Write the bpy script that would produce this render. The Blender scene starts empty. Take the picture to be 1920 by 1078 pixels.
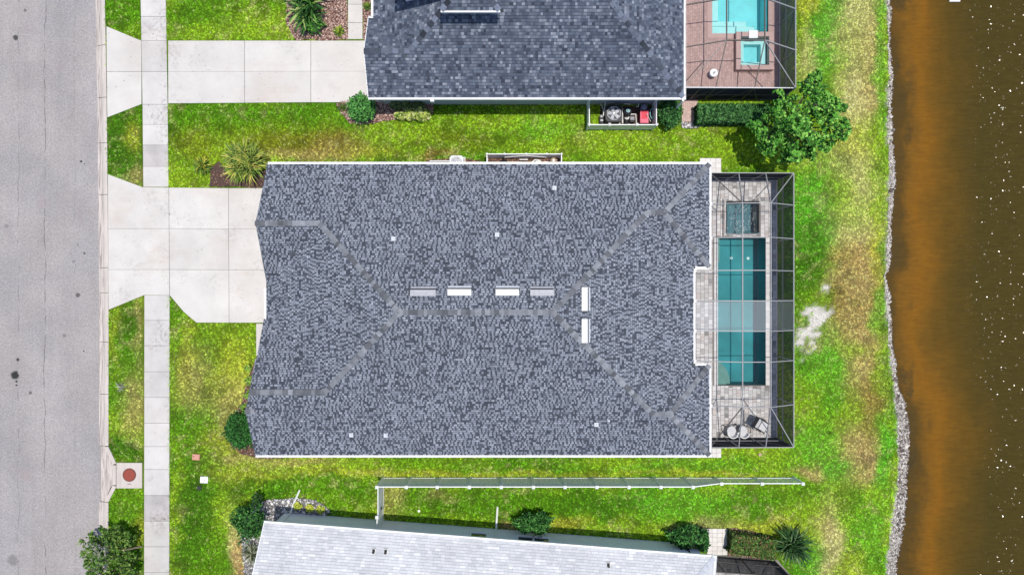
import bpy, math, random
import numpy as np
from mathutils import Vector, Matrix

R = random.Random(7)
NR = np.random.default_rng(7)
S = bpy.context.scene
COL = S.collection

# ------------------------------------------------------------------ camera, sky, sun, exposure
H = 38.5            # height of the drone above the lawn
F = 1232.0          # focal length in pixels of the 1920 wide photograph
cam_d = bpy.data.cameras.new('camera')
cam = bpy.data.objects.new('camera', cam_d)
COL.objects.link(cam)
cam.location = (0, 0, H)
cam.rotation_euler = (0, 0, 0)
cam_d.sensor_width = 36.0
cam_d.lens = 36.0 * F / 1920.0
cam_d.clip_end = 2000
S.camera = cam

SUN_DIR = Vector((math.tan(math.radians(7.3)), math.tan(math.radians(1.8)), 1)).normalized()
world = bpy.data.worlds.new('World')
S.world = world
world.use_nodes = True
wn = world.node_tree.nodes
wl = world.node_tree.links
for n in list(wn):
    wn.remove(n)
wo = wn.new('ShaderNodeOutputWorld')
wb = wn.new('ShaderNodeBackground')
sky = wn.new('ShaderNodeTexSky')
sky.sky_type = 'NISHITA'
sky.sun_disc = False
sky.sun_elevation = math.asin(SUN_DIR.z)
sky.sun_rotation = math.atan2(SUN_DIR.x, SUN_DIR.y)
wl.new(sky.outputs['Color'], wb.inputs['Color'])
wb.inputs['Strength'].default_value = 0.15
wl.new(wb.outputs['Background'], wo.inputs['Surface'])
sun_d = bpy.data.lights.new('sun', 'SUN')
sun_d.energy = 3.7
sun_d.angle = math.radians(0.53)
sun_d.color = (1.0, 0.95, 0.875)
sun = bpy.data.objects.new('sun', sun_d)
COL.objects.link(sun)
sun.location = (0, 0, 60)
sun.rotation_euler = SUN_DIR.to_track_quat('Z', 'Y').to_euler()
S.view_settings.view_transform = 'Standard'
S.view_settings.look = 'None'
S.view_settings.gamma = 1.0
S.view_settings.use_curve_mapping = False
S.view_settings.exposure = 0.0
S.cycles.transparent_max_bounces = 24
S.cycles.max_bounces = 8

# ------------------------------------------------------------------ helpers
def P(u, v, z=0.0):
    k = (H - z) / F
    return ((u - 960) * k, (539 - v) * k)

def P3(u, v, z=0.0):
    x, y = P(u, v, z)
    return (x, y, z)

def dxs(v):
    return np.interp(v, [-400, -60, 0, 200, 350, 550, 1078, 1500], [-16, -8.5, -7, -3.5, -2, 0, -0.5, -2])

def E(u, v, z=0.0):                      # street side: edges bow slightly along the street
    return P(u + float(dxs(v)), v, z)

WLOC = {}

def tag(o, label=None, cat=None, group=None, kind=None):
    if label: o['label'] = label
    if cat: o['category'] = cat
    if group: o['group'] = group
    if kind: o['kind'] = kind
    return o

def thing(name, label, cat, loc, group=None):
    o = bpy.data.objects.new(name, None)
    COL.objects.link(o)
    o.location = loc
    o.empty_display_size = 0.3
    WLOC[o] = Vector(loc)
    return tag(o, label, cat, group)

def place(mesh, name, parent, loc, rot=(0, 0, 0), scale=None):
    o = bpy.data.objects.new(name, mesh)
    COL.objects.link(o)
    off = WLOC[parent] if parent else Vector((0, 0, 0))
    o.location = Vector(loc) - off
    o.rotation_euler = rot
    if scale: o.scale = scale
    if parent: o.parent = parent
    WLOC[o] = Vector(loc)
    return o

class MB:
    def __init__(self):
        self.v = []; self.f = []; self.c = []; self.m = []

    def face(self, pts, c=None, m=0):
        n = len(self.v)
        self.v += [tuple(p) for p in pts]
        self.f.append(tuple(range(n, n + len(pts))))
        self.c.append(c or (1, 1, 1)); self.m.append(m)

    def hexa(self, p, c=None, m=0, skip_bottom=False):   # p: 4 bottom (ccw from above), 4 top
        n = len(self.v)
        self.v += [tuple(q) for q in p]
        fs = [(4, 5, 6, 7), (0, 1, 5, 4), (1, 2, 6, 5), (2, 3, 7, 6), (3, 0, 4, 7)]
        if not skip_bottom: fs.append((3, 2, 1, 0))
        for f in fs:
            self.f.append(tuple(n + i for i in f)); self.c.append(c or (1, 1, 1)); self.m.append(m)

    def box(self, x0, x1, y0, y1, z0, z1, c=None, m=0):
        self.hexa([(x0, y0, z0), (x1, y0, z0), (x1, y1, z0), (x0, y1, z0),
                   (x0, y0, z1), (x1, y0, z1), (x1, y1, z1), (x0, y1, z1)], c, m)
        return self

    def obox(self, cx, cy, z0, z1, lx, ly, ang=0, c=None, m=0, taper=1.0):
        ca, sa = math.cos(ang), math.sin(ang)
        pts = []
        for z, t in ((z0, 1.0), (z1, taper)):
            for sx, sy in ((-1, -1), (1, -1), (1, 1), (-1, 1)):
                x = sx * lx / 2 * t; y = sy * ly / 2 * t
                pts.append((cx + x * ca - y * sa, cy + x * sa + y * ca, z))
        self.hexa(pts, c, m)
        return self

    def bar(self, p, q, w, h, c=None, m=0):
        p = Vector(p); q = Vector(q)
        d = (q - p).normalized()
        up = Vector((0, 0, 1)) if abs(d.z) < 0.95 else Vector((1, 0, 0))
        s = d.cross(up).normalized() * (w / 2)
        t = s.cross(d).normalized() * (h / 2)
        self.hexa([p - s - t, q - s - t, q + s - t, p + s - t, p - s + t, q - s + t, q + s + t, p + s + t], c, m)
        return self

    def prism(self, poly, z0, z1, c=None, m=0):
        a = sum(poly[i][0] * poly[(i + 1) % len(poly)][1] - poly[(i + 1) % len(poly)][0] * poly[i][1] for i in range(len(poly)))
        if a < 0: poly = poly[::-1]
        n = len(self.v); k = len(poly)
        self.v += [(x, y, z0) for x, y in poly] + [(x, y, z1) for x, y in poly]
        self.f.append(tuple(range(n + k, n + 2 * k))); self.c.append(c or (1, 1, 1)); self.m.append(m)
        self.f.append(tuple(range(n + k - 1, n - 1, -1))); self.c.append(c or (1, 1, 1)); self.m.append(m)
        for i in range(k):
            j = (i + 1) % k
            self.f.append((n + i, n + j, n + k + j, n + k + i)); self.c.append(c or (1, 1, 1)); self.m.append(m)
        return self

    def tube(self, pts, r, n=6, c=None, m=0, r2=None):
        pts = [Vector(p) for p in pts]
        rings = []
        for i, p in enumerate(pts):
            d = (pts[min(i + 1, len(pts) - 1)] - pts[max(i - 1, 0)]).normalized()
            up = Vector((0, 0, 1)) if abs(d.z) < 0.9 else Vector((1, 0, 0))
            a = d.cross(up).normalized(); b = a.cross(d).normalized()
            rr = r if r2 is None else r + (r2 - r) * i / (len(pts) - 1)
            base = len(self.v)
            for k in range(n):
                t = 2 * math.pi * k / n
                self.v.append(tuple(p + a * math.cos(t) * rr + b * math.sin(t) * rr))
            rings.append(base)
        for i in range(len(pts) - 1):
            for k in range(n):
                k2 = (k + 1) % n
                self.f.append((rings[i] + k, rings[i + 1] + k, rings[i + 1] + k2, rings[i] + k2))
                self.c.append(c or (1, 1, 1)); self.m.append(m)
        for ring, rev in ((rings[0], False), (rings[-1], True)):
            f = [ring + k for k in range(n)]
            self.f.append(tuple(f[::-1] if rev else f)); self.c.append(c or (1, 1, 1)); self.m.append(m)
        return self

    def lathe(self, cx, cy, prof, n=20, c=None, m=0, rot=0.0, sx=1.0, sy=1.0):
        rings = []
        for r, z in prof:
            base = len(self.v)
            for k in range(n):
                t = 2 * math.pi * k / n + rot
                self.v.append((cx + r * math.cos(t) * sx, cy + r * math.sin(t) * sy, z))
            rings.append(base)
        for i in range(len(prof) - 1):
            for k in range(n):
                k2 = (k + 1) % n
                self.f.append((rings[i] + k, rings[i] + k2, rings[i + 1] + k2, rings[i + 1] + k))
                self.c.append(c or (1, 1, 1)); self.m.append(m)
        self.f.append(tuple(rings[0] + k for k in range(n - 1, -1, -1))); self.c.append(c or (1, 1, 1)); self.m.append(m)
        self.f.append(tuple(rings[-1] + k for k in range(n))); self.c.append(c or (1, 1, 1)); self.m.append(m)
        return self

    def mesh(self, name, mats, origin=(0, 0, 0), col=False):
        me = bpy.data.meshes.new(name)
        ox, oy, oz = origin
        me.from_pydata([(x - ox, y - oy, z - oz) for x, y, z in self.v], [], self.f)
        if not isinstance(mats, (list, tuple)): mats = [mats]
        for m in mats: me.materials.append(m)
        if len(mats) > 1: me.polygons.foreach_set('material_index', self.m)
        if col:
            a = me.color_attributes.new('col', 'FLOAT_COLOR', 'CORNER')
            tot = np.array([len(f) for f in self.f])
            cc = np.repeat(np.concatenate([np.array(self.c, float), np.ones((len(self.c), 1))], 1), tot, 0)
            a.data.foreach_set('color', cc.ravel())
        me.update()
        return me

    def build(self, name, mats, parent=None, col=False, origin=None):
        if parent is not None: org = tuple(WLOC[parent])
        elif origin is not None: org = origin
        else: org = (0, 0, 0)
        o = bpy.data.objects.new(name, self.mesh(name, mats, org, col))
        COL.objects.link(o)
        if parent is not None:
            o.parent = parent
        else:
            o.location = org
        WLOC[o] = Vector(org)
        return o

def npobj(name, verts, faces, cols, mat, parent=None, kind=None):
    """verts (N,3), faces (M,k), cols (M,3) -> mesh object"""
    off = np.array(WLOC[parent]) if parent else np.zeros(3)
    me = bpy.data.meshes.new(name)
    nv, (nf, k) = len(verts), faces.shape
    me.vertices.add(nv)
    me.vertices.foreach_set('co', (verts - off).astype(np.float32).ravel())
    me.loops.add(nf * k)
    me.loops.foreach_set('vertex_index', faces.astype(np.int32).ravel())
    me.polygons.add(nf)
    me.polygons.foreach_set('loop_start', np.arange(0, nf * k, k, dtype=np.int32))
    me.update(calc_edges=True)
    if cols is not None:
        a = me.color_attributes.new('col', 'FLOAT_COLOR', 'CORNER')
        cc = np.repeat(np.concatenate([cols, np.ones((nf, 1))], 1), k, 0).astype(np.float32)
        a.data.foreach_set('color', cc.ravel())
    me.materials.append(mat)
    me.validate()
    o = bpy.data.objects.new(name, me)
    COL.objects.link(o)
    if parent: o.parent = parent
    WLOC[o] = Vector(off)
    if kind: o['kind'] = kind
    return o

# ------------------------------------------------------------------ materials
class NT:
    def __init__(self, name):
        self.mat = bpy.data.materials.new(name)
        self.mat.use_nodes = True
        self.t = self.mat.node_tree
        for n in list(self.t.nodes): self.t.nodes.remove(n)
        self.out = self.n('ShaderNodeOutputMaterial')
        self.geo = self.n('ShaderNodeNewGeometry')

    def n(self, kind, **kw):
        nd = self.t.nodes.new(kind)
        for k, v in kw.items(): setattr(nd, k, v)
        return nd

    def l(self, a, b): self.t.links.new(a, b)

    def inp(self, nd, i, val):
        if hasattr(val, 'node'): self.l(val, nd.inputs[i])
        else: nd.inputs[i].default_value = val

    def noise(self, scale, detail=3.0, rough=0.6, vec=None, stretch=None):
        nd = self.n('ShaderNodeTexNoise')
        nd.inputs['Scale'].default_value = scale
        nd.inputs['Detail'].default_value = detail
        nd.inputs['Roughness'].default_value = rough
        v = vec or self.geo.outputs['Position']
        if stretch:
            mp = self.n('ShaderNodeVectorMath', operation='MULTIPLY')
            self.l(v, mp.inputs[0]); mp.inputs[1].default_value = stretch
            v = mp.outputs[0]
        self.l(v, nd.inputs['Vector'])
        return nd.outputs['Fac']

    def math(self, op, a, b=0.0, c=0.0, clamp=False):
        nd = self.n('ShaderNodeMath', operation=op, use_clamp=clamp)
        self.inp(nd, 0, a); self.inp(nd, 1, b)
        if op in ('MULTIPLY_ADD', 'COMPARE', 'SMOOTH_MIN'): self.inp(nd, 2, c)
        return nd.outputs[0]

    def step(self, x, lo, hi):
        nd = self.n('ShaderNodeMapRange', interpolation_type='SMOOTHSTEP')
        self.inp(nd, 'Value', x)
        nd.inputs['From Min'].default_value = lo; nd.inputs['From Max'].default_value = hi
        return nd.outputs['Result']

    def rng(self, x, lo, hi, a, b):
        nd = self.n('ShaderNodeMapRange')
        self.inp(nd, 'Value', x)
        nd.inputs['From Min'].default_value = lo; nd.inputs['From Max'].default_value = hi
        nd.inputs['To Min'].default_value = a; nd.inputs['To Max'].default_value = b
        return nd.outputs['Result']

    def mix(self, fac, a, b, blend='MIX'):
        nd = self.n('ShaderNodeMix', data_type='RGBA', blend_type=blend)
        self.inp(nd, 0, fac)
        for i, x in ((6, a), (7, b)):
            if hasattr(x, 'node'): self.l(x, nd.inputs[i])
            else: nd.inputs[i].default_value = tuple(x) + (1,) if len(x) == 3 else x
        return nd.outputs[2]

    def gain(self, col, fac):              # colour * scalar
        nd = self.n('ShaderNodeVectorMath', operation='SCALE')
        if hasattr(col, 'node'): self.l(col, nd.inputs[0])
        else: nd.inputs[0].default_value = col[:3]
        self.inp(nd, 'Scale', fac)
        return nd.outputs[0]

    def attr(self, name='col', out='Color'):
        nd = self.n('ShaderNodeAttribute'); nd.attribute_name = name
        return nd.outputs[out]

    def bump(self, h, strength, dist=0.02):
        nd = self.n('ShaderNodeBump')
        nd.inputs['Strength'].default_value = strength; nd.inputs['Distance'].default_value = dist
        self.l(h, nd.inputs['Height'])
        return nd.outputs[0]

    def bsdf(self, col, rough=0.7, metal=0.0, spec=0.3, normal=None):
        b = self.n('ShaderNodeBsdfPrincipled')
        if hasattr(col, 'node'): self.l(col, b.inputs['Base Color'])
        else: b.inputs['Base Color'].default_value = tuple(col) + (1,)
        self.inp(b, 'Roughness', rough)
        b.inputs['Metallic'].default_value = metal
        b.inputs['Specular IOR Level'].default_value = spec
        if normal: self.l(normal, b.inputs['Normal'])
        self.l(b.outputs[0], self.out.inputs['Surface'])
        return b

def pm(name, col=None, var=0.2, scale=3.0, rough=0.75, metal=0.0, spec=0.3, bump=0.0, bscale=40.0, orand=0.0, grain=0.0, gscale=60.0):
    t = NT(name)
    base = t.attr() if col is None else col
    f = t.rng(t.noise(scale, 4.0), 0.3, 0.7, 1 - var, 1 + var)
    if grain: f = t.math('MULTIPLY', f, t.rng(t.noise(gscale, 2.0), 0.3, 0.7, 1 - grain, 1 + grain))
    if orand:
        oi = t.n('ShaderNodeObjectInfo')
        f = t.math('MULTIPLY', f, t.rng(oi.outputs['Random'], 0, 1, 1 - orand, 1 + orand))
    nrm = t.bump(t.noise(bscale, 3.0), bump) if bump else None
    t.bsdf(t.gain(base, f), rough, metal, spec, nrm)
    return t.mat

M = {}
M['white'] = pm('white_vinyl', (0.80, 0.80, 0.79), 0.05, 1.5, 0.45)
M['gutter'] = pm('gutter_white_paint', (0.82, 0.82, 0.81), 0.07, 2.5, 0.4)
M['stucco'] = pm('grey_stucco', (0.40, 0.43, 0.46), 0.05, 2.0, 0.9, bump=0.3, bscale=90)
M['stucco_pale'] = pm('pale_stucco', (0.81, 0.79, 0.87), 0.05, 2.0, 0.9, bump=0.3, bscale=90)
M['soffit'] = pm('soffit', (0.6, 0.6, 0.6), 0.03)
M['deck_dark'] = pm('roof_underlay', (0.07, 0.075, 0.09), 0.2, 2.0, 0.9)
M['deck_pale'] = pm('roof_underlay_pale', (0.40, 0.41, 0.43), 0.1, 2.0, 0.9)
M['shingle'] = pm('asphalt_shingle', None, 0.10, 0.5, 0.92, spec=0.15, grain=0.25, gscale=45)
M['cap_dark'] = pm('ridge_cap_grey', (0.182, 0.190, 0.210), 0.15, 5, 0.92, spec=0.15, orand=0.48, grain=0.25)
M['cap_navy'] = pm('ridge_cap_dark', (0.10, 0.115, 0.15), 0.2, 3, 0.92, spec=0.15, orand=0.75, grain=0.2)
M['cap_pale'] = pm('ridge_cap_pale', (0.48, 0.50, 0.54), 0.08, 3, 0.92, spec=0.15, orand=0.10)
M['vent_white'] = pm('vent_white_metal', (0.66, 0.66, 0.64), 0.08, 8, 0.5)
M['vent_grey'] = pm('vent_grey_metal', (0.36, 0.36, 0.39), 0.18, 8, 0.5)
M['vent_dark'] = pm('vent_louvre', (0.035, 0.035, 0.04), 0.2, 8, 0.6)
M['lead'] = pm('lead_flashing', (0.52, 0.54, 0.58), 0.1, 8, 0.5)
M['black'] = pm('black_plastic', (0.02, 0.02, 0.022), 0.2, 8, 0.5)
M['frame'] = pm('cage_aluminium', (0.27, 0.27, 0.275), 0.08, 3, 0.45, spec=0.5)
M['bronze'] = pm('cage_bronze', (0.075, 0.065, 0.06), 0.1, 3, 0.45, spec=0.5)
M['glass'] = pm('window_glass', (0.015, 0.02, 0.028), 0.1, 2, 0.08, spec=0.6)
M['rail'] = pm('aluminium_rail', (0.6, 0.6, 0.62), 0.05, 3, 0.4)
M['paver'] = pm('paver_blend', None, 0.07, 5, 0.88, grain=0.1, gscale=50)
M['joint'] = pm('joint_sand', (0.23, 0.21, 0.195), 0.15, 12, 0.95)
M['joint_pink'] = pm('joint_sand_pink', (0.27, 0.19, 0.175), 0.15, 12, 0.95)
M['coping'] = pm('coping_stone', (0.66, 0.63, 0.60), 0.1, 6, 0.8, orand=0.08)
M['coping_pink'] = pm('coping_pink', (0.47, 0.33, 0.30), 0.1, 6, 0.8, orand=0.08)
M['plaster_teal'] = pm('pool_plaster_teal', (0.046, 0.255, 0.285), 0.22, 0.55, 0.8)
M['plaster_aqua'] = pm('pool_plaster_aqua', (0.22, 0.66, 0.70), 0.1, 1.2, 0.8)
M['plaster_pale'] = pm('pool_step_pale', (0.45, 0.74, 0.74), 0.06, 2, 0.8)
M['plaster_tan'] = pm('pool_step_tan', (0.20, 0.30, 0.27), 0.12, 2, 0.8)
M['spa_dark'] = pm('spa_plaster', (0.15, 0.235, 0.26), 0.2, 3, 0.8)
M['bark'] = pm('bark', (0.16, 0.12, 0.09), 0.3, 9, 0.9, bump=0.5, bscale=30)
M['stake'] = pm('pale_stake_wood', (0.46, 0.34, 0.24), 0.2, 9, 0.85)
M['twig'] = pm('dry_twig', (0.45, 0.42, 0.37), 0.2, 9, 0.9)
M['leaf'] = pm('leaf', None, 0.15, 3, 0.6, spec=0.14)
M['mulch'] = pm('mulch_soil', (0.09, 0.055, 0.045), 0.4, 9, 0.95, bump=0.8, bscale=35)
M['chip'] = pm('wood_chip', None, 0.2, 9, 0.95)
M['stone'] = pm('pebble', None, 0.15, 12, 0.85)
M['red'] = pm('red_plastic', (0.60, 0.012, 0.045), 0.08, 6, 0.45)
M['pinkred'] = pm('faded_red_plastic', (0.70, 0.13, 0.20), 0.1, 6, 0.5)
M['bluegrey'] = pm('blue_grey_plastic', (0.17, 0.19, 0.27), 0.2, 12, 0.6)
M['teal'] = pm('teal_hose', (0.22, 0.42, 0.42), 0.2, 12, 0.5)
M['pvc'] = pm('pvc_pipe', (0.72, 0.72, 0.68), 0.1, 6, 0.45)
M['ac_dark'] = pm('condenser_dark', (0.025, 0.026, 0.03), 0.2, 9, 0.5)
M['ac_grey'] = pm('condenser_grey', (0.45, 0.46, 0.49), 0.1, 9, 0.45)
M['ac_white'] = pm('condenser_white', (0.62, 0.63, 0.63), 0.08, 4, 0.45)
M['lid_red'] = pm('rusty_iron_lid', (0.27, 0.060, 0.040), 0.25, 14, 0.75, bump=0.3, bscale=60)
M['lid_rim'] = pm('rusty_iron_rim', (0.14, 0.055, 0.045), 0.25, 14, 0.75)
M['util_pink'] = pm('faded_box_lid', (0.55, 0.27, 0.20), 0.15, 14, 0.7)
M['util_dark'] = pm('dark_box_lid', (0.03, 0.04, 0.03), 0.2, 14, 0.7)
M['cushion'] = pm('pale_cushion', (0.62, 0.62, 0.63), 0.06, 6, 0.9)
M['foam'] = pm('white_foam', (0.8, 0.78, 0.72), 0.05, 6, 0.7)

def concrete_mat(name, col, stain=0.25, orand=0.05, warm=0.25):
    t = NT(name)
    oi = t.n('ShaderNodeObjectInfo')
    f = t.rng(t.noise(0.7, 5.0), 0.3, 0.7, 1 - stain * 0.5, 1 + stain * 0.2)
    f = t.math('MULTIPLY', f, t.rng(t.noise(30.0, 3.0), 0.3, 0.7, 0.945, 1.055))
    f = t.math('MULTIPLY', f, t.rng(oi.outputs['Random'], 0, 1, 1 - orand, 1 + orand * 0.5))
    c = t.gain(col, f)
    # tan wash, grimy blotches, small black specks of mildew
    wm = t.math('MULTIPLY', t.step(t.noise(0.30, 4.0), 0.46, 0.70), t.rng(t.noise(2.0, 4.0, stretch=(.35, 2.2, 1)), 0.3, 0.7, 0.3, 1.2))
    c = t.mix(t.math('MULTIPLY', wm, warm, clamp=True), c, (0.47, 0.385, 0.315))
    bl = t.math('MULTIPLY', t.step(t.noise(0.42, 3.0), 0.52, 0.72), t.step(t.noise(5.0, 5.0, 0.7), 0.42, 0.66))
    c = t.mix(t.math('MULTIPLY', bl, stain * 2.4, clamp=True), c, (0.26, 0.23, 0.22))
    sp = t.math('MULTIPLY', t.step(t.noise(9.0, 2.0), 0.68, 0.73), t.step(t.noise(0.8, 2.0), 0.46, 0.60))
    c = t.mix(t.math('MULTIPLY', sp, 0.85), c, (0.06, 0.055, 0.05))
    hair = t.math('ABSOLUTE', t.math('SUBTRACT', t.noise(0.55, 5.0, 0.6), 0.5))
    hc = t.math('MULTIPLY', t.math('SUBTRACT', 1.0, t.step(hair, 0.0008, 0.004)), t.step(t.noise(0.23, 1.0), 0.52, 0.6))
    c = t.mix(t.math('MULTIPLY', hc, 0.35), c, (0.2, 0.18, 0.17))
    t.bsdf(c, 0.9, 0, 0.2, t.bump(t.noise(70.0, 3.0), 0.15, 0.01))
    return t.mat
M['concrete'] = concrete_mat('driveway_concrete', (0.600, 0.570, 0.535), 0.20, 0.05, 0.42)
M['walk'] = concrete_mat('sidewalk_concrete', (0.575, 0.548, 0.522), 0.30, 0.10, 0.30)
M['walk_grimy'] = concrete_mat('sidewalk_concrete_grimy', (0.50, 0.47, 0.455), 0.5, 0.12, 0.45)
M['conc_edge'] = pm('concrete_joint', (0.16, 0.15, 0.14), 0.3, 4, 0.95)

def kerb_mat():
    t = NT('kerb_concrete')
    x = t.n('ShaderNodeSeparateXYZ'); t.l(t.geo.outputs['Position'], x.inputs[0])
    f = t.rng(t.noise(2.0, 5.0, stretch=(1, .25, 1)), 0.3, 0.7, 0.86, 1.08)
    c = t.gain((0.56, 0.50, 0.455), f)
    dirt = t.step(t.noise(5.0, 4.0, stretch=(4, .16, 1)), 0.44, 0.62)
    low = t.math('MULTIPLY', t.rng(x.outputs[2], -0.085, 0.0, 1.0, 0.12), 0.8)
    c = t.mix(t.math('MULTIPLY', dirt, low), c, (0.20, 0.165, 0.145))
    t.bsdf(c, 0.9, 0, 0.2, t.bump(t.noise(60.0), 0.15, 0.01))
    return t.mat
M['kerb'] = kerb_mat()

def asphalt_mat():
    t = NT('weathered_asphalt')
    pos = t.geo.outputs['Position']
    xyz = t.n('ShaderNodeSeparateXYZ'); t.l(pos, xyz.inputs[0])
    f = t.rng(t.noise(0.35, 5.0), 0.3, 0.7, 0.90, 1.10)
    f = t.math('MULTIPLY', f, t.rng(t.noise(0.9, 4.0, stretch=(1.6, 0.08, 1)), 0.3, 0.7, 0.95, 1.05))
    f = t.math('MULTIPLY', f, t.rng(t.noise(9.0, 4.0, 0.75), 0.25, 0.75, 0.78, 1.22))
    f = t.math('MULTIPLY', f, t.rng(t.noise(26.0, 2.0, 0.8), 0.25, 0.75, 0.66, 1.34))
    tint = t.mix(t.step(t.noise(0.25, 3.0), 0.42, 0.62), (0.325, 0.300, 0.290), (0.305, 0.286, 0.284))
    c = t.gain(tint, f)
    # pale grit and dark pits
    pit = t.step(t.noise(14.0, 2.0), 0.70, 0.76)
    c = t.mix(t.math('MULTIPLY', pit, 0.55), c, (0.08, 0.075, 0.08))
    # reddish clay marks
    red = t.math('MULTIPLY', t.step(t.noise(0.5, 4.0), 0.6, 0.75), 0.35)
    c = t.mix(red, c, (0.33, 0.25, 0.24))
    # long paving seams
    for (u, w, a) in ((82, 0.022, 0.7), (32, 0.03, 0.35), (138, 0.02, 0.22)):
        x0 = (u - 960) * H / F
        wob = t.math('MULTIPLY', t.math('SUBTRACT', t.noise(0.5, 4.0, stretch=(0.2, 1, 1)), 0.5), 0.5)
        d = t.math('ABSOLUTE', t.math('ADD', t.math('SUBTRACT', xyz.outputs[0], x0), wob))
        m = t.math('MULTIPLY', t.math('SUBTRACT', 1.0, t.step(d, w * 0.4, w * 1.6)), t.step(t.noise(1.3, 4.0, stretch=(0.3, 1, 1)), 0.40, 0.58))
        c = t.mix(t.math('MULTIPLY', m, a), c, (0.075, 0.07, 0.075))
    # oil drips and patches
    for (u, v, r, a) in ((29, 71, 0.17, 0.85), (47, 20, 0.10, 0.55), (146, 553, 0.15, 0.7), (34, 674, 0.11, 0.85), (28, 703, 0.26, 0.97),
                         (57, 736, 0.10, 0.65), (152, 303, 0.07, 0.95), (158, 308, 0.04, 0.9), (158, 475, 0.06, 0.9), (146, 459, 0.07, 0.45),
                         (121, 629, 0.12, 0.35), (138, 490, 0.09, 0.35), (24, 1050, 0.35, 0.35), (157, 658, 0.045, 0.9), (31, 715, 0.07, 0.95), (31, 722, 0.06, 0.9), (12, 424, 0.14, 0.3)):
        px, py = P(u, v, -0.1)
        sub = t.n('ShaderNodeVectorMath', operation='DISTANCE')
        t.l(pos, sub.inputs[0]); sub.inputs[1].default_value = (px, py, -0.1)
        d = t.math('ADD', sub.outputs['Value'], t.math('MULTIPLY', t.math('SUBTRACT', t.noise(6.0, 4.0), 0.5), r * 0.9))
        m = t.math('SUBTRACT', 1.0, t.step(d, r * 0.65, r * 1.15))
        c = t.mix(t.math('MULTIPLY', m, a), c, (0.028, 0.028, 0.027))
    t.bsdf(c, 0.92, 0, 0.2, t.bump(t.noise(45.0, 3.0, 0.8), 0.45, 0.015))
    return t.mat
M['asphalt'] = asphalt_mat()

def turf_ground_mat():
    t = NT('turf_soil')
    f = t.rng(t.noise(9.0, 4.0, 0.7), 0.3, 0.7, 0.55, 1.25)
    c = t.gain(t.attr(), f)
    t.bsdf(c, 0.95, 0, 0.1, t.bump(t.noise(14.0, 4.0), 0.8, 0.05))
    return t.mat
M['turf'] = turf_ground_mat()

def blade_mat():
    t = NT('grass_blade')
    b = t.bsdf(t.attr(), 0.65, 0, 0.10)
    tr = t.n('ShaderNodeBsdfTranslucent'); t.l(t.attr(), tr.inputs['Color'])
    mx = t.n('ShaderNodeMixShader'); mx.inputs[0].default_value = 0.25
    t.l(b.outputs[0], mx.inputs[1]); t.l(tr.outputs[0], mx.inputs[2])
    t.l(mx.outputs[0], t.out.inputs['Surface'])
    return t.mat
M['blade'] = blade_mat()

def screen_mat(name, col, dens):
    """insect mesh: woven threads cover more of the view the flatter one looks along it"""
    t = NT(name)
    dt = t.n('ShaderNodeVectorMath', operation='DOT_PRODUCT')
    t.l(t.geo.outputs['Incoming'], dt.inputs[0]); t.l(t.geo.outputs['Normal'], dt.inputs[1])
    c = t.math('MAXIMUM', t.math('ABSOLUTE', dt.outputs['Value']), 0.02)
    T = t.math('MULTIPLY', t.math('SUBTRACT', 1.0, t.math('DIVIDE', dens, c), clamp=True), 1 - dens)
    d = t.n('ShaderNodeBsdfDiffuse'); d.inputs['Color'].default_value = tuple(col) + (1,)
    tr = t.n('ShaderNodeBsdfTransparent')
    mx = t.n('ShaderNodeMixShader')
    t.l(T, mx.inputs[0]); t.l(d.outputs[0], mx.inputs[1]); t.l(tr.outputs[0], mx.inputs[2])
    t.l(mx.outputs[0], t.out.inputs['Surface'])
    return t.mat
M['mesh_roof'] = screen_mat('insect_mesh_roof', (0.03, 0.03, 0.035), 0.05)
M['mesh_wall'] = screen_mat('insect_mesh_wall', (0.040, 0.042, 0.048), 0.30)
M['mesh_pale'] = screen_mat('insect_mesh_glare', (0.62, 0.64, 0.66), 0.11)  # sky glare on one panel row put into the mesh colour
M['mesh_mid'] = screen_mat('insect_mesh_glare_soft', (0.16, 0.165, 0.175), 0.09)  # weaker sky glare put into the sloping panel's mesh colour
M['mesh_wall_pale'] = screen_mat('insect_mesh_side_grey', (0.13, 0.14, 0.15), 0.30)

def pool_water_mat(name, tint, ripple, rscale):
    t = NT(name)
    tr = t.n('ShaderNodeBsdfTransparent'); tr.inputs['Color'].default_value = tuple(tint) + (1,)
    gl = t.n('ShaderNodeBsdfGlossy'); gl.inputs['Roughness'].default_value = 0.05
    nrm = t.bump(t.noise(rscale, 3.0), ripple, 0.05)
    t.l(nrm, gl.inputs['Normal'])
    fr = t.n('ShaderNodeFresnel'); fr.inputs['IOR'].default_value = 1.33
    t.l(nrm, fr.inputs['Normal'])
    mx = t.n('ShaderNodeMixShader')
    t.l(fr.outputs[0], mx.inputs[0]); t.l(tr.outputs[0], mx.inputs[1]); t.l(gl.outputs[0], mx.inputs[2])
    t.l(mx.outputs[0], t.out.inputs['Surface'])
    return t.mat
M['pool_water'] = pool_water_mat('pool_water', (0.80, 0.97, 0.97), 0.06, 3.0)
M['aqua_water'] = pool_water_mat('pool_water_rippled', (0.9, 0.99, 0.99), 0.6, 5.0)
M['spa_water'] = pool_water_mat('spa_water', (0.7, 0.88, 0.92), 0.9, 7.0)

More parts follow.
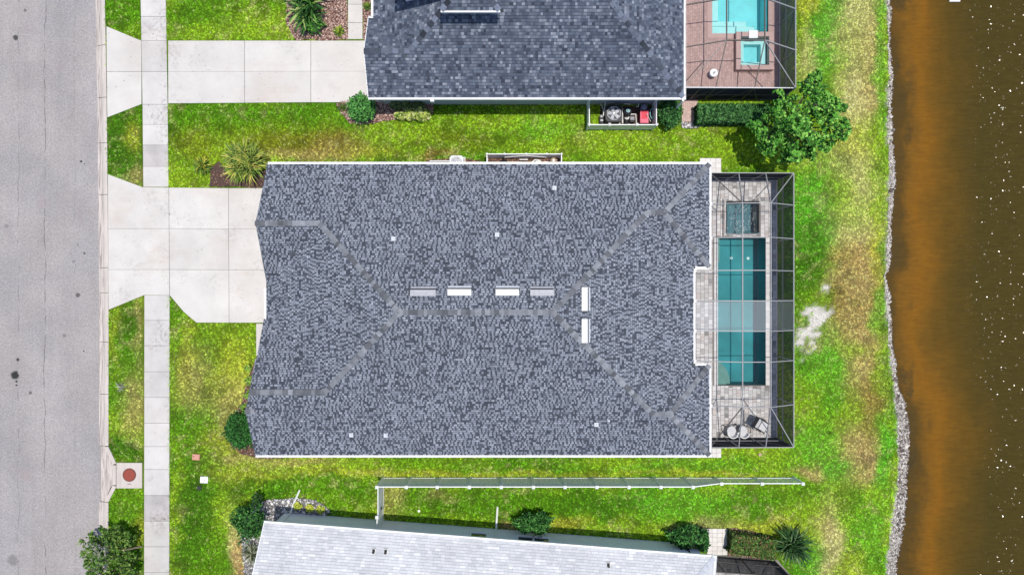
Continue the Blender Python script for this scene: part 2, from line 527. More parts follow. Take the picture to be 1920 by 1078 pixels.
def pond_mat():
    t = NT('pond_water')
    dep = t.attr('depth', 'Fac')
    wob = t.math('MULTIPLY', t.math('SUBTRACT', t.noise(0.36, 5.0, 0.66, stretch=(1.2, 0.7, 1)), 0.5), 2.6)
    wob2 = t.math('MULTIPLY', t.math('SUBTRACT', t.noise(0.13, 3.0, 0.6), 0.5), 2.4)
    d = t.math('ADD', t.math('ADD', dep, wob), wob2)
    ramp = t.n('ShaderNodeValToRGB')
    t.l(t.math('DIVIDE', d, 6.0), ramp.inputs[0])
    cr = ramp.color_ramp
    stops = [(0.0, (0.066, 0.041, 0.010)), (0.08, (0.082, 0.046, 0.008)), (0.19, (0.155, 0.072, 0.007)), (0.30, (0.180, 0.078, 0.006)),
             (0.46, (0.120, 0.061, 0.006)), (0.66, (0.078, 0.047, 0.006)), (0.92, (0.054, 0.039, 0.006))]
    while len(cr.elements) < len(stops): cr.elements.new(0.5)
    for e, (p, c) in zip(cr.elements, stops): e.position = p; e.color = c + (1,)
    c = ramp.outputs[0]
    # drowned weed beds close to the bank
    weed = t.math('MULTIPLY', t.step(t.noise(0.8, 4.0, stretch=(1.2, 0.6, 1)), 0.54, 0.66), t.math('SUBTRACT', 1.0, t.step(dep, 0.4, 2.0)))
    c = t.mix(t.math('MULTIPLY', weed, 0.75), c, (0.050, 0.036, 0.012))
    f = t.math('MULTIPLY', t.rng(t.noise(2.2, 4.0, 0.7, stretch=(0.5, 2.2, 1)), 0.3, 0.7, 0.90, 1.10), t.rng(t.noise(3.2, 3.0, 0.6, stretch=(0.6, 2.8, 1)), 0.3, 0.7, 0.90, 1.10))  # ripple streaks of reflected sky put into the water colour
    c = t.gain(c, f)
    # ripples: small facets, steeper where the open water is not sheltered by the bank
    calm = t.math('MULTIPLY', t.step(dep, 2.2, 7.2), t.rng(t.noise(0.55, 3.0, stretch=(1, 1.5, 1)), 0.35, 0.65, 0.62, 1.05))
    vo = t.n('ShaderNodeTexVoronoi'); vo.inputs['Scale'].default_value = 13.0
    t.l(t.geo.outputs['Position'], vo.inputs['Vector'])
    sp = t.n('ShaderNodeSeparateColor'); t.l(vo.outputs['Color'], sp.inputs[0])
    amp = t.math('MULTIPLY', t.math('MULTIPLY', calm, 0.80), t.rng(t.step(sp.outputs[2], 0.70, 0.74), 0, 1, 0.25, 1.0))
    nx = t.math('MULTIPLY', t.math('SUBTRACT', sp.outputs[0], 0.5), amp)
    ny = t.math('MULTIPLY', t.math('SUBTRACT', sp.outputs[1], 0.5), amp)
    cb = t.n('ShaderNodeCombineXYZ'); t.l(nx, cb.inputs[0]); t.l(ny, cb.inputs[1]); cb.inputs[2].default_value = 1.0
    nm = t.n('ShaderNodeVectorMath', operation='NORMALIZE'); t.l(cb.outputs[0], nm.inputs[0])
    bp = t.n('ShaderNodeBump'); bp.inputs['Strength'].default_value = 0.25; bp.inputs['Distance'].default_value = 0.05
    t.l(t.noise(3.0, 4.0, stretch=(0.7, 1.8, 1)), bp.inputs['Height']); t.l(nm.outputs[0], bp.inputs['Normal'])
    df = t.n('ShaderNodeBsdfDiffuse'); t.l(c, df.inputs['Color'])
    gl = t.n('ShaderNodeBsdfGlossy'); gl.inputs['Roughness'].default_value = 0.16
    t.l(bp.outputs[0], gl.inputs['Normal'])
    fr = t.n('ShaderNodeFresnel'); fr.inputs['IOR'].default_value = 1.33
    mx = t.n('ShaderNodeMixShader')
    t.l(t.math('MULTIPLY', fr.outputs[0], 0.75), mx.inputs[0]); t.l(df.outputs[0], mx.inputs[1]); t.l(gl.outputs[0], mx.inputs[2])
    t.l(mx.outputs[0], t.out.inputs['Surface'])
    return t.mat
M['pond'] = pond_mat()

# ------------------------------------------------------------------ terrain
def vnoise(x, y, scale, seed, octs=3):
    out = np.zeros_like(x, float); amp = 1.0; tot = 0
    rg = np.random.default_rng(seed)
    tab = rg.random((256, 256))
    for o in range(octs):
        fx = x * scale + 37.1 * o + 500; fy = y * scale + 91.7 * o + 500
        ix = np.floor(fx).astype(int); iy = np.floor(fy).astype(int)
        tx = fx - ix; ty = fy - iy
        tx = tx * tx * (3 - 2 * tx); ty = ty * ty * (3 - 2 * ty)
        g = lambda a, b: tab[a % 256, b % 256]
        out += amp * ((g(ix, iy) * (1 - tx) + g(ix + 1, iy) * tx) * (1 - ty) + (g(ix, iy + 1) * (1 - tx) + g(ix + 1, iy + 1) * tx) * ty)
        tot += amp; amp *= 0.55; scale *= 2.1
    return out / tot

def inpoly(x, y, poly):
    r = np.zeros(x.shape, bool); n = len(poly)
    for i in range(n):
        x0, y0 = poly[i]; x1, y1 = poly[(i + 1) % n]
        if y0 == y1: continue
        c = ((y0 > y) != (y1 > y)) & (x < (x1 - x0) * (y - y0) / (y1 - y0) + x0)
        r ^= c
    return r

WZ = -0.45                                     # pond level
SH = [(-300, 1672), (0, 1668), (60, 1668), (125, 1669), (150, 1673), (200, 1669), (260, 1672), (330, 1678), (380, 1674), (420, 1670), (470, 1670), (500, 1668),
      (514, 1658), (522, 1657), (532, 1660), (560, 1668), (620, 1669), (650, 1673), (680, 1677), (720, 1680), (745, 1692), (780, 1700), (815, 1702),
      (850, 1700), (890, 1699), (940, 1696), (980, 1694), (1010, 1690), (1040, 1682), (1078, 1678), (1400, 1660)]
BK = [(-300, 1666), (0, 1663), (125, 1665), (200, 1663), (330, 1664), (420, 1663), (500, 1659), (516, 1656), (530, 1657), (560, 1659), (640, 1664), (700, 1672),
      (740, 1675), (800, 1679), (880, 1680), (930, 1677), (980, 1669), (1020, 1664), (1078, 1658), (1400, 1650)]
kz = (H - WZ) / F
shy = np.array([(539 - v) * kz for v, u in SH])[::-1]; shx = np.array([(u - 960) * kz for v, u in SH])[::-1]
bky = np.array([(539 - v) * kz for v, u in BK])[::-1]; bkx = np.array([(u - 960) * kz for v, u in BK])[::-1]
def shore(y):
    y = np.asarray(y, float)
    return np.interp(y, shy, shx) + (vnoise(y, y * 0, 1.6, 5, 4) - 0.5) * 0.28
def bank(y):
    y = np.asarray(y, float)
    return np.interp(y, bky, bkx) + (vnoise(y, y * 0, 2.1, 6, 3) - 0.5) * 0.22

POOL = (12.03, 14.87, -5.72, 2.94)             # x0 x1 y0 y1 of the middle pool
SPA = (12.59, 14.43, 3.19, 5.0)
POOLN = (11.72, 15.0, 14.85, 20.5)             # the northern neighbour's pool
SPAN = (13.28, 14.92, 12.9, 14.55)
INLET = [(187, 836), (204, 836), (219, 869), (219, 912), (204, 941), (187, 941)]

def ground_z(x, y):
    z = np.zeros_like(x)
    v = 539 - y * F / H
    u = 960 + x * F / H - dxs(v)
    z[u < 203.0] = -0.28
    z[inpoly(u, v, [(180, 838), (204, 838), (217, 869), (217, 912), (204, 939), (180, 939)])] = -0.28
    for (a, b, c, d) in (POOL, SPA, POOLN, SPAN):
        z[(x > a - 0.32) & (x < b + 0.32) & (y > c - 0.32) & (y < d + 0.32)] = -2.3
    s = shore(y) - x
    zz = WZ + s * 0.16
    zz = np.where(s < 0, WZ + s * 0.28, zz)
    z = np.where(x > 18.5, np.minimum(z, np.maximum(zz, -3.5)), z)
    z += np.where((z > -0.01) & (u > 320), (vnoise(x, y, 0.6, 9, 2) - 0.5) * 0.03 - 0.015, 0)
    return z

GREEN = (0.150, 0.395, 0.014); DEEP = (0.085, 0.255, 0.012); LIME = (0.40, 0.64, 0.035); YEL = (0.66, 0.67, 0.075)
STRAW = (0.88, 0.82, 0.34); TAN = (0.76, 0.56, 0.24); BROWN = (0.46, 0.31, 0.09); OLIVE = (0.28, 0.33, 0.02); SAND = (0.60, 0.57, 0.51); VIVID = (0.19, 0.60, 0.035)
PATCH = [  # u, v, ru, rv, colour, strength
    (235, 20, 40, 40, GREEN, .9), (235, 265, 40, 70, DEEP, .75), (250, 262, 14, 22, YEL, .6), (257, 330, 12, 20, TAN, .5),
    (240, 590, 22, 40, DEEP, .7), (215, 640, 10, 60, YEL, .45), (262, 640, 8, 70, TAN, .55), (240, 700, 30, 60, GREEN, .7), (252, 765, 22, 45, TAN, .55), (235, 845, 35, 25, DEEP, .9), (236, 940, 38, 40, GREEN, .8), (262, 995, 14, 26, YEL, .6),
    (400, 20, 80, 45, GREEN, .9), (500, 50, 60, 34, LIME, .9), (395, 62, 70, 12, LIME, .6),
    (420, 220, 110, 28, GREEN, .95), (360, 270, 34, 34, OLIVE, .6), (360, 340, 40, 14, LIME, .7), (600, 205, 60, 24, GREEN, .7),
    (560, 268, 100, 24, OLIVE, .95), (640, 275, 60, 22, BROWN, .6), (560, 292, 70, 10, TAN, .5), (700, 290, 60, 12, YEL, .45), (780, 255, 90, 24, LIME, .8), (890, 248, 60, 16, DEEP, .55), (880, 262, 70, 14, OLIVE, .5),
    (930, 225, 90, 18, LIME, .8), (1020, 240, 50, 22, VIVID, .5), (1090, 258, 14, 14, STRAW, .7), (1010, 275, 60, 12, LIME, .7), (1180, 270, 120, 26, LIME, .85), (1300, 270, 70, 18, GREEN, .4), (820, 292, 26, 8, BROWN, .7),
    (1400, 275, 60, 24, LIME, .8), (1480, 305, 60, 16, LIME, .9), (1490, 285, 30, 16, YEL, .5),
    (345, 610, 30, 40, GREEN, .7), (420, 640, 70, 60, LIME, .6), (390, 690, 26, 70, DEEP, .6), (360, 720, 30, 50, TAN, .5), (440, 690, 34, 50, YEL, .5), (440, 770, 36, 50, TAN, .5), (350, 660, 16, 70, YEL, .35),
    (350, 830, 34, 60, GREEN, .7), (420, 835, 50, 24, YEL, .55), (465, 862, 60, 10, TAN, .6), (370, 880, 34, 34, DEEP, .6), (460, 890, 60, 20, YEL, .5), (360, 980, 48, 90, DEEP, .85), (400, 1050, 40, 50, GREEN, .7), (423, 960, 16, 40, LIME, .6), (326, 960, 9, 120, LIME, .8),
    (446, 1040, 14, 56, TAN, 1.0), (432, 1010, 8, 30, STRAW, .5),
    (560, 910, 110, 16, GREEN, .85), (500, 925, 50, 8, DEEP, .5), (650, 940, 60, 18, GREEN, .6), (620, 870, 160, 10, LIME, .9), (600, 888, 130, 7, YEL, .35), (760, 885, 120, 6, YEL, .45), (560, 868, 60, 7, TAN, .5),
    (900, 868, 160, 12, GREEN, .55), (1000, 888, 200, 5, YEL, .5), (1250, 870, 160, 14, VIVID, .6), (1340, 888, 100, 5, YEL, .5), (1150, 866, 80, 9, LIME, .7),
    (860, 940, 120, 26, GREEN, .9), (1080, 945, 160, 28, GREEN, .9), (1300, 940, 120, 26, VIVID, .7), (1130, 950, 60, 18, DEEP, .5), (740, 925, 18, 24, TAN, .4), (830, 930, 22, 12, TAN, .35), (1180, 990, 90, 14, LIME, .8), (1000, 965, 60, 8, GREEN, .6), (950, 985, 14, 10, TAN, .8), (1050, 985, 40, 10, YEL, .7), (718, 955, 10, 16, TAN, .7),
    (1330, 985, 60, 10, STRAW, .5), (1440, 990, 60, 20, YEL, .7), (1500, 1005, 50, 14, LIME, .7), (1420, 950, 70, 24, GREEN, .7),
    (1506, 60, 18, 130, LIME, 1.0), (1518, 100, 16, 40, STRAW, .7), (1548, 60, 24, 80, VIVID, .95), (1512, 10, 18, 26, YEL, .6), (1610, 60, 36, 110, STRAW, .75), (1600, 130, 30, 60, LIME, .5), (1640, 80, 12, 60, TAN, .4), (1656, 130, 12, 170, VIVID, .6),
    (1600, 200, 24, 80, STRAW, .9), (1630, 180, 14, 40, TAN, .6), (1560, 250, 26, 40, LIME, .8), (1605, 270, 40, 30, YEL, .6), (1640, 260, 20, 40, LIME, .8), (1600, 330, 36, 40, STRAW, .6), (1540, 300, 34, 20, TAN, .35),
    (1530, 400, 55, 90, VIVID, 1.0), (1515, 490, 40, 60, DEEP, .55), (1610, 410, 40, 60, STRAW, .85), (1580, 355, 24, 30, LIME, .6), (1650, 400, 12, 60, LIME, .7),
    (1618, 490, 26, 40, TAN, .95), (1590, 500, 30, 30, YEL, .4), (1646, 490, 10, 60, YEL, .9), (1600, 560, 44, 70, OLIVE, .75), (1600, 600, 44, 40, TAN, .65), (1630, 580, 18, 60, BROWN, .35), (1650, 580, 10, 40, VIVID, .7),
    (1530, 575, 22, 30, LIME, .5), (1620, 690, 26, 60, BROWN, .55), (1585, 690, 40, 44, TAN, .8), (1610, 740, 40, 60, TAN, .7), (1650, 700, 12, 70, LIME, .8), (1600, 800, 44, 80, OLIVE, .7), (1590, 840, 44, 40, TAN, .6), (1640, 760, 18, 40, BROWN, .8), (1620, 880, 30, 34, TAN, .9),
    (1540, 680, 40, 44, VIVID, .95), (1520, 640, 26, 20, TAN, .3), (1545, 780, 44, 70, LIME, .7), (1530, 830, 44, 40, VIVID, .7), (1560, 760, 20, 30, GREEN, .7), (1520, 885, 30, 10, TAN, .8), (1570, 880, 30, 20, VIVID, .8), (1660, 870, 16, 80, VIVID, .95), (1500, 930, 70, 20, GREEN, .6), (1620, 950, 50, 40, LIME, .8), (1600, 930, 14, 26, DEEP, .6),
    (1555, 1020, 20, 60, STRAW, .95), (1540, 980, 16, 26, TAN, .4), (1630, 1010, 34, 60, VIVID, .7), (1600, 1060, 26, 24, YEL, .4), (1510, 960, 40, 20, LIME, .6), (1450, 1050, 40, 30, GREEN, .6), (1520, 1060, 24, 30, VIVID, .6)]
PATCH += [(1604, 515, 36, 44, TAN, .65), (1580, 570, 22, 30, BROWN, .4), (1628, 640, 18, 36, TAN, .5), (1598, 480, 20, 20, BROWN, .35), (1600, 655, 26, 14, LIME, .6), (1590, 770, 30, 16, LIME, .6), (1560, 730, 20, 40, VIVID, .5), (1608, 835, 24, 30, TAN, .4), (1630, 100, 18, 60, TAN, .3), (1600, 395, 40, 30, LIME, .5)]
SANDP = [(1548, 545, 7, 9), (1535, 580, 26, 11), (1528, 598, 18, 16), (1545, 590, 24, 6), (1512, 640, 20, 16), (1500, 650, 14, 22), (1522, 622, 16, 18), (1508, 618, 12, 12)]

def turf_colour(x, y):
    v = 539 - y * F / H; u = 960 + x * F / H
    wu = u + (vnoise(x, y, 0.9, 11, 4) - 0.5) * 46; wv = v + (vnoise(x, y, 0.9, 12, 4) - 0.5) * 34
    n1 = vnoise(x, y, 0.35, 21, 4); n2 = vnoise(x, y, 2.2, 22, 3)
    c = np.empty(x.shape + (3,))
    t = np.clip((n1 - 0.38) / 0.26, 0, 1)[..., None]
    c[:] = np.array(GREEN) * (1 - t) + np.array(LIME) * t
    for (pu, pv, ru, rv, pc, s) in PATCH:
        d = ((wu - pu) / (ru * 1.1)) ** 2 + ((wv - pv) / (rv * 1.1)) ** 2
        w = np.clip(np.exp(-d * 1.1) * 1.5 + (n2 - 0.5) * 0.7 * np.exp(-d * 0.6), 0, 1) * s
        c += (np.array(pc) - c) * w[..., None]
    # dead thatch dotted everywhere
    th = np.clip((vnoise(x, y, 3.1, 31, 3) - 0.58) / 0.12, 0, 1) * np.clip((vnoise(x, y, 0.5, 32, 2) - 0.35) / 0.3, 0, 1)
    c += (np.array(STRAW) * 0.8 - c) * (th * 0.42)[..., None]
    dk = np.clip((vnoise(x, y, 1.3, 33, 3) - 0.6) / 0.15, 0, 1)
    c *= (1 - 0.30 * dk)[..., None]
    return c

def sand_mask(x, y):
    v = 539 - y * F / H; u = 960 + x * F / H
    wu = u + (vnoise(x, y, 1.3, 41, 4) - 0.5) * 30; wv = v + (vnoise(x, y, 1.3, 42, 4) - 0.5) * 30
    m = np.zeros_like(x)
    for (pu, pv, ru, rv) in SANDP:
        d = ((wu - pu) / ru) ** 2 + ((wv - pv) / rv) ** 2
        m = np.maximum(m, np.clip(1.45 - d * 1.1 + (vnoise(x, y, 2.6, 44, 4) - .55) * 4.0, 0, 1) * (d < 1.9))
    bk = bank(y)
    zb = np.clip((x - (bk + 0.04 - 0.10 * vnoise(x, y, 2.0, 43, 2))) / 0.12, 0, 1) * (x > 18)
    return np.maximum(m, zb)

far = [-400, -250, -150, -110, -90] + list(np.arange(-75, 75.1, 2.0))
gx = np.unique(np.concatenate([far, np.arange(-33, 27.01, 0.25), np.arange(-24.6, -23.2, 0.05), [32, 40, 60, 100, 200, 400]]))
gy = np.unique(np.concatenate([far, [-30, -24], np.arange(-19, 19.01, 0.25), np.arange(-13.0, -9.0, 0.07), [24, 30, 38, 45, 60, 90, 150, 250, 400]]))
GX, GY = np.meshgrid(gx, gy, indexing='ij')
GZ = ground_z(GX, GY)
gc = turf_colour(GX, GY) * np.array([0.38, 0.36, 0.34])
sm = sand_mask(GX, GY)[..., None]
gc = gc * (1 - sm) + np.array(SAND) * sm
under = (GX > shore(GY)) & (GX > 18)
gc[under] = (0.20, 0.13, 0.05)
nx, ny = len(gx), len(gy)
idx = np.arange(nx * ny).reshape(nx, ny)
gf = np.stack([idx[:-1, :-1], idx[1:, :-1], idx[1:, 1:], idx[:-1, 1:]], -1).reshape(-1, 4)
gv = np.stack([GX, GY, GZ], -1).reshape(-1, 3)
gcf = gc.reshape(-1, 3)[gf].mean(1)
ground = npobj('ground', gv, gf, None, M['turf'])
a = ground.data.color_attributes.new('col', 'FLOAT_COLOR', 'POINT')
a.data.foreach_set('color', np.concatenate([gc.reshape(-1, 3), np.ones((nx * ny, 1))], 1).astype(np.float32).ravel())
tag(ground, 'lawn soil and sloping pond bank under the grass', 'ground', kind='structure')

# pond
px = np.concatenate([np.arange(19.5, 31, 0.25), [34, 40, 60, 100, 200, 400]])
py = np.concatenate([[-400, -200, -100, -50, -30], np.arange(-20, 20.01, 0.25), [30, 50, 100, 200, 400]])
WX, WY = np.meshgrid(px, py, indexing='ij')
idx = np.arange(WX.size).reshape(WX.shape)
pf = np.stack([idx[:-1, :-1], idx[1:, :-1], idx[1:, 1:], idx[:-1, 1:]], -1).reshape(-1, 4)
pond = npobj('pond_water', np.stack([WX, WY, np.full_like(WX, WZ)], -1).reshape(-1, 3), pf, None, M['pond'])
a = pond.data.attributes.new('depth', 'FLOAT', 'POINT')
a.data.foreach_set('value', np.clip(WX - np.interp(WY, shy, shx), -1, 60).astype(np.float32).ravel())
tag(pond, 'brown tannin stained pond with ochre shallows along its bank', 'pond', kind='structure')

# ------------------------------------------------------------------ street, kerb, sidewalk, driveways
vs = list(range(-240, 1330, 30))
mb = MB()
for a_, b_ in zip(vs[:-1], vs[1:]):
    xa, ya = E(186.5, a_); xb, yb = E(186.5, b_)
    mb.face([(-45, ya, -0.10), (-45, yb, -0.10), (xb, yb, -0.10), (xa, ya, -0.10)])
road = tag(mb.build('road', M['asphalt']), 'weathered grey asphalt street with oil spots and a long seam', 'road', kind='structure')

kerb = thing('kerb', 'pale concrete rolled kerb along the street', 'kerb', (E(194, 540)[0], 0, -0.1)); kerb['kind'] = 'structure'
prof = [(184, -0.096), (190, -0.075), (194, -0.05), (196.2, -0.006), (199, 0.024), (204, 0.024)]
joints = [-108, -12, 85, 183, 268, 365, 502, 549, 641, 739, 836]
spans = list(zip(joints[:-1], joints[1:])) + [(941, 1040), (1040, 1140)]
for (va, vb) in spans:
    m_ = MB()
    for end in (0,):
        va2, vb2 = va + 0.45, vb - 0.45
        ra = [E(u, va2, 0) + (z,) for u, z in prof]; rb = [E(u, vb2, 0) + (z,) for u, z in prof]
        for i in range(len(prof) - 1):
            m_.face([rb[i], rb[i + 1], ra[i + 1], ra[i]])
        for rr, rev in ((ra, False), (rb, True)):
            pts = rr + [(rr[-1][0], rr[-1][1], -0.25), (rr[0][0], rr[0][1], -0.25)]
            m_.face(pts[::-1] if rev else pts)
        m_.face([ra[-1], rb[-1], (rb[-1][0], rb[-1][1], -0.25), (ra[-1][0], ra[-1][1], -0.25)])
    m_.build('kerb_stone', M['kerb'], kerb)

def slab_poly(pts, gap=0.011):
    """shrink a convex polygon slightly so that the joints between slabs stay open"""
    cx = sum(p[0] for p in pts) / len(pts); cy = sum(p[1] for p in pts) / len(pts)
    out = []
    for x, y in pts:
        d = math.hypot(x - cx, y - cy)
        f = (d - gap * 1.3) / d
        out.append((cx + (x - cx) * f, cy + (y - cy) * f))
    return out

def slab(name, pix, parent, mat, z1=0.03, fn=E, gap=0.011):
    pts = slab_poly([fn(u, v) for u, v in pix], gap)
    return MB().prism(pts, -0.07, z1 + R.uniform(-0.004, 0.004)).build(name, mat, parent)

walk = thing('sidewalk', 'pale concrete sidewalk of square slabs', 'sidewalk', (E(295, 540)[0], 0, 0)); walk['kind'] = 'structure'
mj = MB()
jv = [-104, -58, -12, 32, 77, 135, 196.5, 234, 272.6, 312.5, 351]
for a_, b_ in zip(jv[:-1], jv[1:]):
    slab('walk_slab', [(271, a_), (318.5, a_), (318.5, b_), (271, b_)], walk, M['walk_grimy'] if a_ in (272.6,) else M['walk'])
jv = [553.5, 600.5, 648, 696.5, 744.5, 793, 836.5, 879.5, 928, 976, 1024, 1072, 1120]
for a_, b_ in zip(jv[:-1], jv[1:]):
    slab('walk_slab', [(271, a_), (318.5, a_), (318.5, b_), (271, b_)], walk, M['walk_grimy'] if a_ == 928 else M['walk'])
mj.prism([E(272.5, -100), E(317, -100), E(317, 350), E(272.5, 350)], -0.06, 0.006)
mj.prism([E(272.5, 554), E(317, 554), E(317, 1118), E(272.5, 1118)], -0.06, 0.006)
mj.build('joint_bed', M['conc_edge'], walk)

# northern driveway
dn = thing('driveway', 'white concrete driveway leading to the northern house', 'driveway', P3(480, 135)); dn['kind'] = 'structure'
q = lambda u, v: (u - float(dxs(v)), v)
for pix in ([q(200, 50), q(265.5, 77), q(266, 135), q(200.5, 135)], [q(200.5, 135), q(266, 135), q(266, 196), q(201.5, 221)],
            [q(315.5, 77), q(459, 77), q(459, 135), q(315.5, 135)], [q(315.5, 135), q(459, 135), q(459, 193.5), q(315.5, 194.5)],
            [q(459, 77), q(583, 77), q(583, 134.5), q(459, 135)], [q(459, 135), q(583, 134.5), q(583, 192.5), q(459, 193.5)],
            [q(583, 77), q(720, 77), q(720, 134.5), q(583, 134.5)], [q(583, 134.5), q(720, 134.5), q(720, 192.5), q(583, 192.5)]):
    slab('driveway_slab', pix, dn, M['concrete'])
mj = MB()
mj.prism([P(201, 52), P(265, 79), P(265, 194), P(202, 219)], -0.06, 0.006)
mj.prism([P(317, 79), P(718, 79), P(718, 191), P(317, 192.5)], -0.06, 0.006)
mj.build('joint_bed', M['conc_edge'], dn)
# walkway to its door
wk = thing('front_path', 'narrow pale concrete path beside the mulch bed at the northern house', 'path', P3(667, 40)); wk['kind'] = 'structure'
for a_, b_ in ((-60, -14), (-14, 9), (9, 43.5), (43.5, 74.5)):
    slab('path_slab', [(652.5, a_), (680, a_), (680, b_), (652.5, b_)], wk, M['concrete'], 0.028, P)
MB().prism([P(653.5, -58), P(679, -58), P(679, 73), P(653.5, 73)], -0.06, 0.006).build('joint_bed', M['conc_edge'], wk)

# middle driveway
dm = thing('driveway', 'wide white concrete driveway with cut corners leading to the middle house', 'driveway', P3(400, 480)); dm['kind'] = 'structure'
for pix in ([q(202.5, 327), q(268, 351), q(317, 352), q(317.5, 429), q(203, 429)], [q(203, 429), q(317.5, 429), q(318, 505.5), q(203.5, 505.5)],
            [q(203.5, 505.5), q(318, 505.5), q(318.5, 553.5), q(271, 553.5), q(204.5, 580.5)],
            [q(317, 352), q(429, 353), q(429, 429.5), q(317.5, 429)], [q(317.5, 429), q(429, 429.5), q(429.5, 506), q(318, 505.5)],
            [q(318, 505.5), q(429.5, 506), q(430, 605), q(369, 605), q(345, 585), q(318.5, 553.5)],
            [q(429, 353), q(548, 353), q(548, 429.5), q(429, 429.5)], [q(429, 429.5), q(548, 429.5), q(548, 506), q(429.5, 506)],
            [q(429.5, 506), q(548, 506), q(548, 605), q(430, 605)]):
    slab('driveway_slab', pix, dm, M['concrete'])
mj = MB()
mj.prism([P(204, 330), P(268, 353), P(317, 354), P(318, 552), P(272, 552), P(206, 578)], -0.06, 0.006)
mj.prism([P(319, 355), P(546, 355), P(546, 603), P(370, 603), P(346, 583), P(319, 552)], -0.06, 0.006)
mj.build('joint_bed', M['conc_edge'], dm)
w2 = thing('front_path', 'short white concrete path between lawn and the middle house', 'path', P3(500, 640)); w2['kind'] = 'structure'
slab('path_slab', [(480.5, 606.5), (530, 606.5), (530, 667), (480.5, 667)], w2, M['concrete'], 0.028, P)

# storm drain inlet
inl = thing('storm_drain_inlet', 'concrete storm drain inlet with flared kerb throat and round red lid', 'storm drain', E(232, 890) + (0,))
def EZ(u, v, z): return E(u, v) + (z,)
m_ = MB()
ap = [(187, 836.5), (196, 836.5), (206, 862), (212.5, 874), (213.5, 890), (212.5, 906), (205, 916), (196, 940.5), (187, 940.5)]
m_.face([EZ(u, v, -0.098 + (0.0 if u < 190 else 0.012)) for u, v in ap][::-1])
m_.build('apron', M['kerb'], inl)
for up in ([(197, 837), (204.5, 837), (219.5, 868.5), (212.5, 870)], [(212.5, 909), (219.5, 911.5), (204.5, 940), (197, 940)]):
    mm = MB(); mm.prism([E(u, v) for u, v in up], -0.2, 0.06); mm.build('throat_kerb', M['kerb'], inl)
mm = MB(); mm.box(E(213.2, 880)[0], E(219.5, 880)[0], E(0, 908)[1], E(0, 871)[1], 0.045, 0.105); mm.build('throat_lintel', M['kerb'], inl)
mm = MB(); mm.prism([E(213.0, 873), E(219, 873), E(219, 906), E(213.0, 906)], -0.30, -0.20); mm.build('throat_floor', M['black'], inl)
mm = MB(); mm.prism([E(219.8, 867), E(267.5, 867), E(267.5, 914.5), E(219.8, 914.5)], -0.2, 0.055)
inbox = mm.build('box_top', M['kerb'], inl)
lx, ly = E(244, 889.5)
MB().lathe(lx, ly, [(0.395, 0.0), (0.395, 0.066), (0.34, 0.068)], 28).build('lid_rim', M['lid_rim'], inl)
MB().lathe(lx, ly, [(0.335, 0.05), (0.335, 0.074), (0.31, 0.078), (0.29, 0.072)], 28).build('lid', M['lid_red'], inl)
m_ = MB(); hx, hy = E(244, 907)
m_.tube([(hx - .09, hy - .02, .055), (hx - .05, hy + .03, .075), (hx + .05, hy + .03, .075), (hx + .09, hy - .02, .055)], 0.014, 5).build('lifting_ring', M['lid_rim'], inl)

